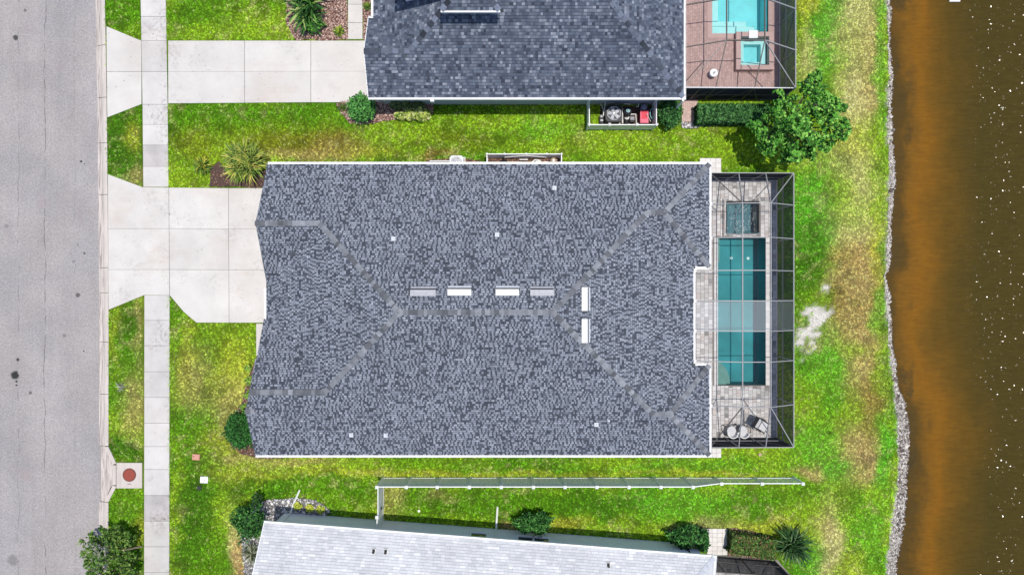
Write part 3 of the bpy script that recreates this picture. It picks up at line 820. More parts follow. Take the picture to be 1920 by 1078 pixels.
# ------------------------------------------------------------------ roofs
class Roof:
    """several rectangles with equal pitch; the roof is their upper envelope"""
    def __init__(self, rects, ze, pitch=0.5, T=None):
        self.r = rects; self.ze = ze; self.p = pitch
        self.T = T or (lambda x, y: (x, y))

    def lines(self, r):       # signed distances: a*x+b*y+c
        x0, x1, y0, y1, sl = r
        return {'W': (1, 0, -x0), 'E': (-1, 0, x1), 'S': (0, 1, -y0), 'N': (0, -1, y1)}

    def own(self, x, y):
        best = np.full(x.shape, -1.0); bi = np.full(x.shape, -1); bs = np.full(x.shape, -1)
        for i, r in enumerate(self.r):
            L = self.lines(r)
            ins = np.ones(x.shape, bool); h = np.full(x.shape, 1e9); hs = np.zeros(x.shape, int)
            for k, s in enumerate('WESN'):
                a, b, c = L[s]; d = a * x + b * y + c
                ins &= d >= -1e-6
                if s in r[4]:
                    upd = d < h; h = np.where(upd, d, h); hs = np.where(upd, k, hs)
            upd = ins & (h > best + 1e-6)
            best = np.where(upd, h, best); bi = np.where(upd, i, bi); bs = np.where(upd, hs, bs)
        return best, bi, bs

    def z(self, x, y):
        h, _, _ = self.own(np.array([x], float), np.array([y], float))
        return self.ze + self.p * max(float(h[0]), 0)

    def hit(self, u, v):      # where the line of sight through (u, v) meets the roof (unrotated roofs)
        z = self.ze + 1
        for _ in range(30):
            x, y = P(u, v, z); z = 0.5 * z + 0.5 * self.z(x, y)
        return x, y, z

    @staticmethod
    def clip(poly, l):
        a, b, c = l; out = []
        n = len(poly)
        for i in range(n):
            p, q2 = poly[i], poly[(i + 1) % n]
            dp = a * p[0] + b * p[1] + c; dq = a * q2[0] + b * q2[1] + c
            if dp >= -1e-9: out.append(p)
            if (dp > 1e-9 and dq < -1e-9) or (dp < -1e-9 and dq > 1e-9):
                t = dp / (dp - dq); out.append((p[0] + (q2[0] - p[0]) * t, p[1] + (q2[1] - p[1]) * t))
        return out

    def deck(self, mb, drop=0.0):
        neg = lambda l: (-l[0], -l[1], -l[2])
        sub = lambda l, m: (l[0] - m[0], l[1] - m[1], l[2] - m[2])
        area = lambda p: 0.5 * abs(sum(p[i][0] * p[(i + 1) % len(p)][1] - p[(i + 1) % len(p)][0] * p[i][1] for i in range(len(p))))
        for i, r in enumerate(self.r):
            x0, x1, y0, y1, sl = r; L = self.lines(r)
            for s in sl:
                poly = [(x0, y0), (x1, y0), (x1, y1), (x0, y1)]
                for t in sl:
                    if t != s: poly = self.clip(poly, sub(L[t], L[s]))
                pieces = [poly] if len(poly) > 2 else []
                for j, r2 in enumerate(self.r):
                    if j == i: continue
                    L2 = self.lines(r2); new = []
                    for pc in pieces:
                        rest = pc
                        for t in 'WESN':
                            o = self.clip(rest, neg(L2[t]))
                            if len(o) > 2 and area(o) > 1e-5: new.append(o)
                            rest = self.clip(rest, L2[t])
                            if len(rest) < 3: break
                        if len(rest) < 3: continue
                        for t in r2[4]:
                            c2 = rest
                            for t2 in r2[4]:
                                if t2 != t: c2 = self.clip(c2, sub(L2[t2], L2[t]))
                                if len(c2) < 3: break
                            if len(c2) < 3: continue
                            df = sub(L[s], L2[t])
                            if abs(df[0]) + abs(df[1]) < 1e-9 and abs(df[2]) < 1e-6:
                                if i < j: new.append(c2)
                                continue
                            c2 = self.clip(c2, df)
                            if len(c2) > 2 and area(c2) > 1e-5: new.append(c2)
                    pieces = new
                a, b, c = L[s]
                for pc in pieces:
                    mb.face([self.T(x, y) + (self.ze + self.p * (a * x + b * y + c) - drop,) for x, y in pc])

    def shingles(self, palette, parent, mat, expo=0.128, wr=(0.13, 0.30), wgap=None, seed=3, lim=None, thick=(0.010, 0.028), cover=1.0):
        rg = np.random.default_rng(seed)
        V = []; C = []
        for i, r in enumerate(self.r):
            x0, x1, y0, y1, sl = r
            for k, s in enumerate('WESN'):
                if s not in sl: continue
                along = (y0, y1) if s in 'WE' else (x0, x1)
                depth = (x1 - x0) if s in 'WE' else (y1 - y0)
                tmax = depth if len([t for t in sl if t in ('WE' if s in 'WE' else 'NS')]) < 2 else depth / 2
                for row in range(int(tmax / expo) + 1):
                    t0 = row * expo; t1 = t0 + expo; tt = t0 + expo * cover
                    n = int((along[1] - along[0]) / wr[0]) + 4
                    w = rg.uniform(wr[0], wr[1], n)
                    if wgap: n = n * 2; w = np.where((np.arange(n) + row) % 2 == 0, rg.uniform(wr[0], wr[1], n), rg.uniform(wgap[0], wgap[1], n))
                    e = along[0] - rg.uniform(0, 0.3) + np.concatenate([[0], np.cumsum(w)])
                    a0, a1 = e[:-1], e[1:]
                    keep = (a0 < along[1]) & (a1 > along[0]); ids = np.arange(len(a0))[keep]
                    a0 = np.clip(a0[keep], *along); a1 = np.clip(a1[keep], *along)
                    if len(a0) == 0: continue
                    tc = np.full(a0.shape, (t0 + t1) / 2); ac = (a0 + a1) / 2
                    def xy(a, t):
                        if s == 'W': return x0 + t, a
                        if s == 'E': return x1 - t, a
                        if s == 'S': return a, y0 + t
                        return a, y1 - t
                    cx, cy = xy(ac, tc)
                    _, bi, bs = self.own(cx, cy)
                    ok = (bi == i) & (bs == k)
                    if lim is not None:
                        wx, wy = self.T(cx, cy); ok &= lim(wx, wy)
                    a0, a1 = a0[ok], a1[ok]
                    m = len(a0)
                    if m == 0: continue
                    a0 = a0 + 0.004; a1 = a1 - 0.004
                    th = rg.uniform(thick[0], thick[1], m)
                    tl = max(t0 - 0.006, -0.02)
                    zl = self.ze + self.p * tl; zu = self.ze + self.p * t1
                    P0 = xy(a0, np.full(m, tl)); P1 = xy(a1, np.full(m, tl)); P2 = xy(a1, np.full(m, tt)); P3_ = xy(a0, np.full(m, tt))
                    def w3(p, z):
                        X, Y = self.T(p[0], p[1]); return np.stack([X, Y, np.broadcast_to(z, X.shape)], -1)
                    q0, q1, q2_, q3 = w3(P0, zl + th + .012), w3(P1, zl + th + .012), w3(P2, self.ze + self.p * tt + .006), w3(P3_, self.ze + self.p * tt + .006)
                    l0, l1 = w3(P0, np.full(m, zl)), w3(P1, np.full(m, zl))
                    flip = s in 'WN' 
                    top = np.stack([q0, q1, q2_, q3], 1); lip = np.stack([l0, l1, q1, q0], 1)
                    if flip: top = top[:, ::-1]; lip = lip[:, ::-1]
                    col = palette(rg, m, ids[ok] + row, a0, s)
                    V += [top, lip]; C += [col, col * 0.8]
        V = np.concatenate(V); C = np.concatenate(C)
        n = len(V)
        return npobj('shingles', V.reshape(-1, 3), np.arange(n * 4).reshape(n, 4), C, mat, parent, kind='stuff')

def cap_mesh(name, mat, drop, L=0.30, w=0.14):
    m = MB(); t = 0.022
    top = [(-L / 2, -w, -drop * w), (-L / 2, 0, 0), (-L / 2, w, -drop * w), (L / 2, w, -drop * w - .012), (L / 2, 0, -.012), (L / 2, -w, -drop * w - .012)]
    n = len(m.v)
    m.v += top + [(x, y, z - t) for x, y, z in top]
    for f in ((0, 5, 4, 1), (1, 4, 3, 2), (6, 0, 1, 7), (7, 1, 2, 8), (0, 6, 11, 5), (2, 3, 9, 8), (5, 11, 10, 4), (4, 10, 9, 3)):
        m.f.append(f); m.c.append((1, 1, 1)); m.m.append(0)
    return m.mesh(name, mat)

def run_caps(roof, lines, parent, mat, step=0.27, lift=0.045, lim=None):
    ridge = cap_mesh('ridge_cap', mat, roof.p); hip = cap_mesh('ridge_cap', mat, roof.p * 0.7)
    for (ax, ay), (bx, by), kind in lines:        # a is the upper end
        n = max(1, int(round(math.hypot(bx - ax, by - ay) / step)))
        for i in range(n):
            f = (i + 0.5) / n
            x, y = ax + (bx - ax) * f, ay + (by - ay) * f
            z = roof.z(x, y) + lift
            wx, wy = roof.T(x, y)
            if lim and not lim(wx, wy): continue
            ex, ey = roof.T(bx, by); sx, sy = roof.T(ax, ay)
            ang = math.atan2(ey - sy, ex - sx)
            pit = 0 if kind == 'ridge' else math.atan(roof.p / math.sqrt(2))
            # local x runs down the line
            place(ridge if kind == 'ridge' else hip, 'ridge_cap', parent, (wx, wy, z + R.uniform(0, .006)), (0, pit - 0.035, ang))

def gutter(mb, x0, y0, x1, y1, z, side, w=0.12, h=0.12, T=None):
    """open white channel along the eave from (x0,y0) to (x1,y1); side = outward unit vector"""
    T = T or (lambda x, y: (x, y))
    ox, oy = side
    def pr(o0, o1, za, zb):
        pts = [(x0 + ox * o0, y0 + oy * o0), (x1 + ox * o0, y1 + oy * o0), (x1 + ox * o1, y1 + oy * o1), (x0 + ox * o1, y0 + oy * o1)]
        mb.prism([T(*p) for p in pts], za, zb)
    pr(-0.012, 0.012, z - h, z + 0.0); pr(0.012, w - 0.014, z - h, z - h + 0.06); pr(w - 0.014, w, z - h, z + 0.012)

def pick(rg, m, cols, probs, jit=0.12):
    i = rg.choice(len(cols), m, p=probs)
    c = np.array(cols)[i]
    return c * rg.uniform(1 - jit, 1 + jit, (m, 1))

def pal_grey(rg, m, row, a0, s):
    # raised tabs and the darker gaps between them mostly alternate; now and then a few merge
    alt = (row % 2 == 0)
    light = np.where(rg.random(m) < 0.86, alt, ~alt)
    big = rg.random(m)
    L = pick(rg, m, [(.222, .245, .290), (.197, .218, .260), (.270, .291, .336), (.158, .175, .213)], [.4, .3, .18, .12], .07)
    D = pick(rg, m, [(.053, .060, .079), (.069, .078, .099), (.094, .105, .131)], [.5, .3, .2], .08)
    return np.where(light[:, None], L, D) * (.90 + .20 * big)[:, None]

def pal_navy(rg, m, row, a0, s):
    return pick(rg, m, [(.070, .086, .122), (.100, .120, .160), (.140, .160, .205), (.215, .238, .285), (.045, .054, .078)], [.32, .34, .19, .08, .07], .14)

def pal_pale(rg, m, row, a0, s):
    return pick(rg, m, [(.525, .535, .55), (.56, .565, .575), (.485, .495, .515), (.63, .63, .635)], [.40, .30, .20, .10], .04)

ZE = 2.75
def walls(mb, rects, ze, inset=0.38):
    for i, (x0, x1, y0, y1, sl) in enumerate(rects):
        k = inset + i * 0.004
        mb.box(x0 + (k if 'W' in sl or i else k), x1 - k, y0 + k, y1 - k, -0.15, ze - 0.10)

def gable_fill(mb, x, y0, y1, ze, p, t, T=None):
    T = T or (lambda a, b: (a, b))
    ym = (y0 + y1) / 2; zr = ze + p * (y1 - y0) / 2
    pts = [(y0 + .06, ze - .05), (y1 - .06, ze - .05), (ym, zr - .06)]
    n = [T(x, y) + (z,) for y, z in pts]; k = [T(x + t, y) + (z,) for y, z in pts]
    mb.face(n[::-1]); mb.face(k)
    for i in range(3):
        j = (i + 1) % 3
        mb.face([n[i], n[j], k[j], k[i]])

def soffit(mb, rects, ze, T=None):
    T = T or (lambda a, b: (a, b))
    for i, (x0, x1, y0, y1, sl) in enumerate(rects):
        z1 = ze - 0.06 - 0.004 * i
        mb.prism([T(x0 + .01, y0 + .01), T(x1 - .01, y0 + .01), T(x1 - .01, y1 - .01), T(x0 + .01, y1 - .01)], z1 - 0.02, z1)

def fascia(mb, rects, ze):
    pass

# ---- middle house
A = (-13.36, 9.87, -9.11, 6.70, 'WESN')
rectsM = [A, (-13.30, -7.0, -0.05, 6.70, 'SN'), (-13.50, -7.0, -9.11, -1.71, 'SN'), (-13.97, -12.9, -9.11, -3.91, 'SN'),
          (4.0, 10.74, 1.13, 6.70, 'ESN'), (4.0, 10.74, -9.11, -4.24, 'ESN')]
hm = thing('house', 'middle house with a grey dimensional shingle hip roof and six box vents near its ridge', 'house', (-1.7, -1.2, 0))
w_ = MB(); walls(w_, rectsM, ZE)
for (x, ya, yb) in ((-13.30 + .3, -.05, 6.70), (-13.50 + .3, -9.11, -1.71), (-13.97 + .3, -9.11, -3.91)):
    gable_fill(w_, x, ya + .3, yb - .3, ZE + .08, .5, .12)
w_.build('wall', M['stucco_pale'], hm)
s_ = MB(); soffit(s_, rectsM, ZE); s_.build('soffit', M['soffit'], hm)
RM = Roof(rectsM, ZE)
d_ = MB(); RM.deck(d_); roofM = d_.build('roof', M['deck_dark'], hm)
RM.shingles(pal_grey, roofM, M['shingle'], 0.1185, (0.07, 0.18), (.045, .115), 3, None, (.008, .020), .78)
run_caps(RM, [((-5.455, -1.205), (1.965, -1.205), 'ridge'),
              ((1.965, -1.205), (7.085, 3.915), 'hip'), ((7.085, 3.915), (7.955, 3.915), 'ridge'), ((7.955, 3.915), (10.74, 6.70), 'hip'), ((7.955, 3.915), (10.74, 1.13), 'hip'),
              ((1.965, -1.205), (7.435, -6.675), 'hip'), ((7.435, -6.675), (8.305, -6.675), 'ridge'), ((8.305, -6.675), (10.74, -9.11), 'hip'), ((8.305, -6.675), (10.74, -4.24), 'hip'),
              ((-5.455, -1.205), (-9.985, 3.325), 'hip'), ((-9.985, 3.325), (-13.30, 3.325), 'ridge'),
              ((-5.455, -1.205), (-9.66, -5.41), 'hip'), ((-9.66, -5.41), (-13.50, -5.41), 'ridge'), ((-13.5, -6.51), (-13.97, -6.51), 'ridge')], roofM, M['cap_dark'], 0.235)
for (x0, y0, x1, y1, sd) in ((-13.30, 6.70, 10.86, 6.70, (0, 1)), (-13.97, -9.11, 10.86, -9.11, (0, -1)), (10.74, 1.13, 10.74, 6.70, (1, 0)), (10.74, -9.11, 10.74, -4.24, (1, 0)),
                             (9.87, -4.24, 9.87, 1.13, (1, 0)), (9.87, 1.13, 10.74, 1.13, (0, -1)), (9.87, -4.24, 10.74, -4.24, (0, 1)), (-13.36, -1.71, -13.36, -0.05, (-1, 0))):
    g_ = MB(); gutter(g_, x0, y0, x1, y1, ZE + .01, sd); g_.build('gutter', M['gutter'], hm)
# white metal rakes on the gable edges
for (x, ye, yr, ze_) in ((-13.30, -.05, 3.325, ZE), (-13.30, 6.70, 3.325, ZE), (-13.50, -1.71, -5.41, ZE), (-13.50, -6.50, -5.41, ZE + 1.305), (-13.97, -9.11, -6.51, ZE), (-13.97, -3.91, -6.51, ZE)):
    zr = ze_ + .5 * abs(yr - ye)
    m_ = MB(); m_.bar((x + .012, ye, ze_ - .08), (x + .012, yr, zr - .08), 0.03, 0.14); m_.build('rake_board', M['vent_grey'], hm)
# box vents
def box_vent(roof, uv0, uv1, mat, side):
    """uv0, uv1: opposite corners in the photograph; side: downslope direction 'N' or 'E'"""
    xa, ya, _ = roof.hit(*uv0); xb, yb, _ = roof.hit(*uv1)
    x0, x1 = sorted((xa, xb)); y0, y1 = sorted((ya, yb))
    m = MB()
    zz = lambda x, y: roof.z(x, y)
    if side == 'N':
        low, up = y1, y0
        pl = lambda s, t, h: (x0 + (x1 - x0) * s, up + (low - up) * t, zz((x0 + x1) / 2, up + (low - up) * t) + h)
    else:
        low, up = x1, x0
        pl = lambda s, t, h: (up + (low - up) * t, y0 + (y1 - y0) * s, zz(up + (low - up) * t, (y0 + y1) / 2) + h)
    def hexa(s0, s1, t0, t1, hb0, hb1, h0, h1, mi):
        b = [pl(s0, t0, hb0), pl(s1, t0, hb0), pl(s1, t1, hb1), pl(s0, t1, hb1)]
        u_ = [pl(s0, t0, h0), pl(s1, t0, h0), pl(s1, t1, h1), pl(s0, t1, h1)]
        if side == 'N': b = b; u_ = u_
        else: b = [b[0], b[3], b[2], b[1]]; u_ = [u_[0], u_[3], u_[2], u_[1]]
        m.hexa(b + u_, m=mi)
    hexa(0, 1, 0, .66, .0, .0, .06, .20, 0)
    hexa(.02, .98, .66, .80, .0, .0, .165, .10, 1)
    hexa(0, 1, .80, 1, .0, .0, .075, .05, 2)
    v = m.build('roof_vent', [mat, M['vent_dark'], M['vent_grey'] if mat is M['vent_grey'] else M['lead']], roofM)
    return v
for uv0, uv1, mt, sd in (((770.5, 537.5), (817, 555), 'vent_grey', 'N'), ((840, 536), (883.5, 554), 'vent_white', 'N'), ((929.5, 536), (973, 554), 'vent_white', 'N'),
                         ((994, 537), (1038.5, 554.5), 'vent_grey', 'N'), ((1090.5, 538.5), (1106.5, 582.5), 'vent_white', 'E'), ((1090.5, 598), (1106.5, 642), 'vent_white', 'E')):
    box_vent(RM, uv0, uv1, M[mt], sd)
def pipe_flash(roof, u, v, parent, s=0.24, dark=False):
    x, y, z = roof.hit(u, v)
    m = MB(); m.obox(x, y, z - .05, z + .075, s, s, 0, m=0, taper=.9)
    m.lathe(x + .02, y, [(.05, z), (.05, z + .14)], 10, m=1 if dark else 0)
    m.build('pipe_flashing', [M['lead'], M['black']], parent)
for (u, v) in ((738, 448), (932, 440.5), (1039.5, 353), (659, 815), (723.5, 815.5), (1118, 795.5)):
    pipe_flash(RM, u, v, roofM)
pipe_flash(RM, 1140.5, 788, roofM, .12)

# ---- northern house
rectsN = [(-7.54, 9.34, 10.33, 26.1, 'WESN'), (-7.83, -3.0, 10.33, 14.63, 'SN')]
hn = thing('house', 'northern house with slate blue shingles and a raised upper storey cut by the photo edge', 'house', (0.9, 18.2, 0))
w_ = MB(); walls(w_, rectsN, ZE); gable_fill(w_, -7.5, 10.7, 14.3, ZE + .08, .5, .12)
w_.build('wall', M['stucco'], hn)
s_ = MB(); soffit(s_, rectsN, ZE); s_.build('soffit', M['soffit'], hn)
RN = Roof(rectsN, ZE)
d_ = MB(); RN.deck(d_); roofN = d_.build('roof', M['deck_dark'], hn)
limN = lambda x, y: y < 19.5
RN.shingles(pal_navy, roofN, M['shingle'], 0.142, (0.10, 0.21), None, 8, limN, cover=.86)
run_caps(RN, [((1.455, 18.215), (9.34, 10.33), 'hip'), ((.345, 18.215), (-5.39, 12.48), 'hip'), ((-5.39, 12.48), (-7.83, 12.48), 'ridge')], roofN, M['cap_navy'], 0.30, lim=lambda x, y: y < 17.5)
for (x0, y0, x1, y1, sd) in ((-7.83, 10.33, 9.47, 10.33, (0, -1)), (9.34, 10.33, 9.34, 26.1, (1, 0)), (-7.54, 14.76, -7.54, 26.1, (-1, 0)), (-7.83, 14.63, -7.54, 14.63, (0, 1))):
    g_ = MB(); gutter(g_, x0, y0, x1, y1, ZE + .01, sd); g_.build('gutter', M['gutter'], hn)
for ye in (10.33, 14.63):
    m_ = MB(); m_.bar((-7.818, ye, ZE - .06), (-7.818, 12.48, ZE + 1.075 - .06), 0.035, 0.16); m_.build('rake_board', M['gutter'], hn)
MB().box(P(806.5, 0, ZE)[0], P(813.5, 0, ZE)[0], 10.13, 10.22, ZE - .32, ZE - .06).build('downspout', M['gutter'], hn)
MB().box(P(1281, 0, ZE)[0] - .05, P(1281, 0, ZE)[0] + .05, 10.12, 10.21, 0, ZE).build('downspout', M['gutter'], hn)
# upper storey
rectsU = [(-5.95, -0.61, 14.75, 21.0, 'WESN'), (-3.54, -0.61, 13.80, 18.0, 'WES')]
w_ = MB(); w_.box(-5.6, -.95, 15.1, 20.6, 3.2, 5.66); w_.box(-3.2, -.954, 14.15, 17.5, 3.2, 5.664); w_.build('upper_wall', M['stucco_pale'], hn)
RU = Roof(rectsU, 5.74)
s_ = MB(); soffit(s_, rectsU, 5.74); s_.build('soffit', M['soffit'], hn)
d_ = MB(); RU.deck(d_); roofU = d_.build('upper_roof', M['deck_dark'], hn)
RU.shingles(pal_navy, roofU, M['shingle'], 0.142, (0.10, 0.21), None, 9, cover=.86)
run_caps(RU, [((-2.075, 15.265), (-3.54, 13.80), 'hip'), ((-2.075, 15.265), (-.61, 13.8), 'hip')], roofU, M['cap_navy'], 0.30)
g_ = MB(); gutter(g_, -3.56, 13.80, -.59, 13.80, 5.75, (0, -1), .10); g_.build('gutter', M['gutter'], hn)

# ---- southern house, turned a few degrees against the others
AN = math.radians(-4.38); ca, sa = math.cos(AN), math.sin(AN)
TS = lambda x, y: (-13.50 + x * ca - y * sa, -12.80 + x * sa + y * ca)
rectsS = [(0.0, 24.6, -14.0, 0.0, 'ESN')]
hs = thing('house', 'southern house with a near white shingle roof, set at a slight angle', 'house', TS(12, -7) + (0,))
w_ = MB(); w_.prism([TS(.25, -13.6), TS(24.25, -13.6), TS(24.25, -.36), TS(.25, -.36)], -.15, ZE - .1)
gable_fill(w_, .25, -13.65, -.35, ZE + .05, .5, .12, TS)
w_.build('wall', M['stucco_pale'], hs)
s_ = MB(); soffit(s_, rectsS, ZE, TS); s_.build('soffit', M['soffit'], hs)
RS = Roof(rectsS, ZE, .5, TS)
d_ = MB(); RS.deck(d_); roofS = d_.build('roof', M['deck_pale'], hs)
RS.shingles(pal_pale, roofS, M['shingle'], 0.135, (0.18, 0.42), None, 12, lambda x, y: y > -19.5, (.006, .012), .90)
run_caps(RS, [((17.6, -7.0), (24.6, 0.0), 'hip')], roofS, M['cap_pale'], 0.30, lim=lambda x, y: y > -18.5)
g_ = MB(); gutter(g_, -.02, 0, 24.73, 0, ZE + .01, (0, 1), T=TS); g_.build('gutter', M['gutter'], hs)
g_ = MB(); gutter(g_, 24.6, 0, 24.6, -14, ZE + .01, (1, 0), T=TS); g_.build('gutter', M['gutter'], hs)
m_ = MB(); a0 = TS(.012, 0); b0 = TS(.012, -7); m_.bar(a0 + (ZE - .06,), b0 + (ZE + 3.5 - .06,), .035, .16); m_.build('rake_board', M['gutter'], hs)
# corner boards, windows and downspouts of its north wall
yw = -.36
for xx in (.25, 24.25):
    m_ = MB(); m_.prism([TS(xx - .012, yw - .10), TS(xx + .012, yw - .10), TS(xx + .012, yw + .02), TS(xx - .012, yw + .02)], 0, ZE - .11); m_.build('corner_board', M['white'], hs)
m_ = MB(); m_.prism([TS(23.62, yw + .002), TS(23.68, yw + .002), TS(23.68, yw + .05), TS(23.62, yw + .05)], 0, ZE - .11); m_.build('conduit', M['black'], hs)
def lxw(u, v, z):      # wall coordinate of a photo point on the north wall
    x, y = P(u, v, z); return (x + 13.5) * ca + (y + 12.8) * sa
for (ua, ub, vv) in ((884, 911.5, 999), (972, 998.5, 1007), (1002, 1028.5, 1009.5)):
    xa, xb = lxw(ua, vv, 1.2), lxw(ub, vv, 1.2)
    z0, z1 = .98, 2.15
    f_ = MB()
    for (p0, p1, q0, q1) in ((xa - .06, xb + .06, z0 - .07, z0), (xa - .06, xb + .06, z1, z1 + .07), (xa - .06, xa, z0, z1), (xb, xb + .06, z0, z1)):
        f_.prism([TS(p0, yw - .02), TS(p1, yw - .02), TS(p1, yw + .05), TS(p0, yw + .05)], q0, q1)
    fr_ = f_.build('window', M['white'], hs)
    MB().prism([TS(xa, yw - .01), TS(xb, yw - .01), TS(xb, yw + .012), TS(xa, yw + .012)], z0, z1).build('pane', M['glass'], fr_)
    MB().prism([TS(xa - .1, yw), TS(xb + .1, yw), TS(xb + .1, yw + .10), TS(xa - .1, yw + .10)], z0 - .12, z0 - .072).build('sill', M['white'], fr_)
def spout(pts):
    MB().tube(pts, .05, 4).build('downspout', M['gutter'], hs)
tx = lambda x, y, z: TS(x, y) + (z,)
spout([tx(.72, .02, ZE - .1), tx(.6, -.28, ZE - .3), tx(.6, -.28, .12), tx(.7, .2, .07), tx(1.0, 1.05, .05)])
xs_ = lxw(930, 1000, 2.6)
spout([tx(xs_, .04, ZE - .1), tx(xs_, -.28, ZE - .3), tx(xs_, -.28, .12), tx(xs_ - .02, .95, .05)])
for (u, v) in ((701, 1032), (723.5, 1033), (1140.5, 1058)):
    k = 4.1
    for _ in range(30):
        x, y = P(u, v, k); lx_, ly_ = (x + 13.5) * ca + (y + 12.8) * sa, -(x + 13.5) * sa + (y + 12.8) * ca
        k = .5 * k + .5 * RS.z(lx_, ly_)
    m_ = MB(); m_.obox(x, y, k - .05, k + .05, .24, .30, AN, m=0, taper=.9); m_.lathe(x, y - .03, [(.07, k), (.075, k + .17), (.05, k + .17)], 10, m=1)
    m_.obox(x, y + .06, k, k + .062, .15, .10, AN, m=1)
    m_.build('roof_pipe', [M['vent_white'], M['black']], roofS)

# ------------------------------------------------------------------ middle pool patio
PZ = 0.04                                       # top of the paver deck
patio = thing('patio', 'mixed grey paver deck round the middle pool', 'patio', (12.6, -1.2, 0)); patio['kind'] = 'structure'
X0, X1, Y0, Y1 = 9.3, 15.56, -8.84, 6.34
b_ = MB()
zt = PZ - 0.018
for (a, b, c, d) in ((X0, POOL[0], Y0, Y1), (POOL[1], X1, Y0, Y1), (POOL[0], POOL[1], Y0, POOL[2]), (POOL[0], POOL[1], POOL[3], SPA[2]), (POOL[0], POOL[1], SPA[3], Y1),
                     (POOL[0], SPA[0], SPA[2], SPA[3]), (SPA[1], POOL[1], SPA[2], SPA[3])):
    b_.box(a, b, c, d, -0.12, zt)
b_.build('slab', M['joint'], patio)

PTONE = [(.58, .555, .535), (.50, .48, .465), (.63, .61, .59), (.39, .375, .365), (.265, .255, .25), (.52, .465, .435)]
PPROB = [.32, .24, .2, .12, .06, .06]
def gen_pavers(x0, x1, y0, y1, wcol, lens, avoid, rg):
    out = []
    x = x0
    while x < x1 - .04:
        w = min(wcol, x1 - x)
        y = y0 - rg.uniform(0, .2)
        while y < y1:
            l = lens[rg.integers(len(lens))]
            ya, yb = max(y, y0), min(y + l, y1)
            y += l
            if yb - ya < .05: continue
            cx, cy = x + w / 2, (ya + yb) / 2
            if any(a - .02 < cx < b + .02 and c - .02 < cy < d + .02 for a, b, c, d in avoid): continue
            xa, xb = x, x + w
            for a, b, c, d in avoid:              # trim against the pool edges
                if yb > c and ya < d and xb > a and xa < b:
                    if cx < a: xb = a
                    elif cx > b: xa = b
                    elif cy < c: yb = c
                    else: ya = d
            out.append((xa, xb, ya, yb))
        x += w
    return out
rg = np.random.default_rng(4)
cop = .20
AV = [(POOL[0] - cop, POOL[1] + cop, POOL[2] - .02, POOL[3] + .02), (SPA[0], SPA[1], SPA[2], SPA[3])]
pv = gen_pavers(9.62, X1 - .02, Y0 + .02, Y1 - .02, .235, (.16, .235, .235, .31), AV, rg)
vis = [p for p in pv if (p[1] > 10.75 or (-4.3 < (p[2] + p[3]) / 2 < 1.15)) and p[0] < 15.35]
rest = [p for p in pv if p not in set(vis)]
vis.sort(key=lambda p: -(p[1] - p[0]) * (p[3] - p[2]))
single, more = vis[:300], vis[300:] + rest
PM = [pm('paver_tone', c, 0.07, 5, 0.88, grain=0.1, gscale=50, orand=.08) for c in PTONE]
PMESH = {}
for (xa, xb, ya, yb) in single:
    t = int(rg.choice(len(PTONE), p=PPROB))
    key = (t, round(xb - xa, 3), round(yb - ya, 3))
    if key not in PMESH:
        m = MB(); w, l = key[1] - .012, key[2] - .012
        m.hexa([(-w / 2, -l / 2, -.05), (w / 2, -l / 2, -.05), (w / 2, l / 2, -.05), (-w / 2, l / 2, -.05),
                (-w / 2 + .005, -l / 2 + .005, 0), (w / 2 - .005, -l / 2 + .005, 0), (w / 2 - .005, l / 2 - .005, 0), (-w / 2 + .005, l / 2 - .005, 0)], skip_bottom=True)
        PMESH[key] = m.mesh('paver', PM[t])
    place(PMESH[key], 'paver', patio, ((xa + xb) / 2, (ya + yb) / 2, PZ + rg.uniform(-.003, .003)))
m_ = MB()
for (xa, xb, ya, yb) in more:
    t = int(rg.choice(len(PTONE), p=PPROB)); c = tuple(np.array(PTONE[t]) * rg.uniform(.9, 1.1))
    m_.hexa([(xa + .006, ya + .006, -.02), (xb - .006, ya + .006, -.02), (xb - .006, yb - .006, -.02), (xa + .006, yb - .006, -.02)] +
            [(xa + .008, ya + .008, PZ), (xb - .008, ya + .008, PZ), (xb - .008, yb - .008, PZ), (xa + .008, yb - .008, PZ)], c, 0, True)
o_ = m_.build('pavers', M['paver'], patio, col=True); o_['kind'] = 'stuff'

def basin(name, r, depth, mats, parent, zc=0.0, th=.10):
    x0, x1, y0, y1 = r
    m = MB()
    m.box(x0 - th, x1 + th, y0 - th, y1 + th, zc - depth - .1, zc - depth)
    m.box(x0 - th, x0, y0 - th, y1 + th, zc - depth - .001, zc); m.box(x1, x1 + th, y0 - th, y1 + th, zc - depth - .001, zc)
    m.box(x0, x1, y0 - th, y0, zc - depth - .001, zc); m.box(x0, x1, y1, y1 + th, zc - depth - .001, zc)
    return m.build(name, mats, parent)
def sheet(name, r, z, mat, parent, n=1):
    x0, x1, y0, y1 = r
    return MB().face([(x0, y0, z), (x1, y0, z), (x1, y1, z), (x0, y1, z)]) or None

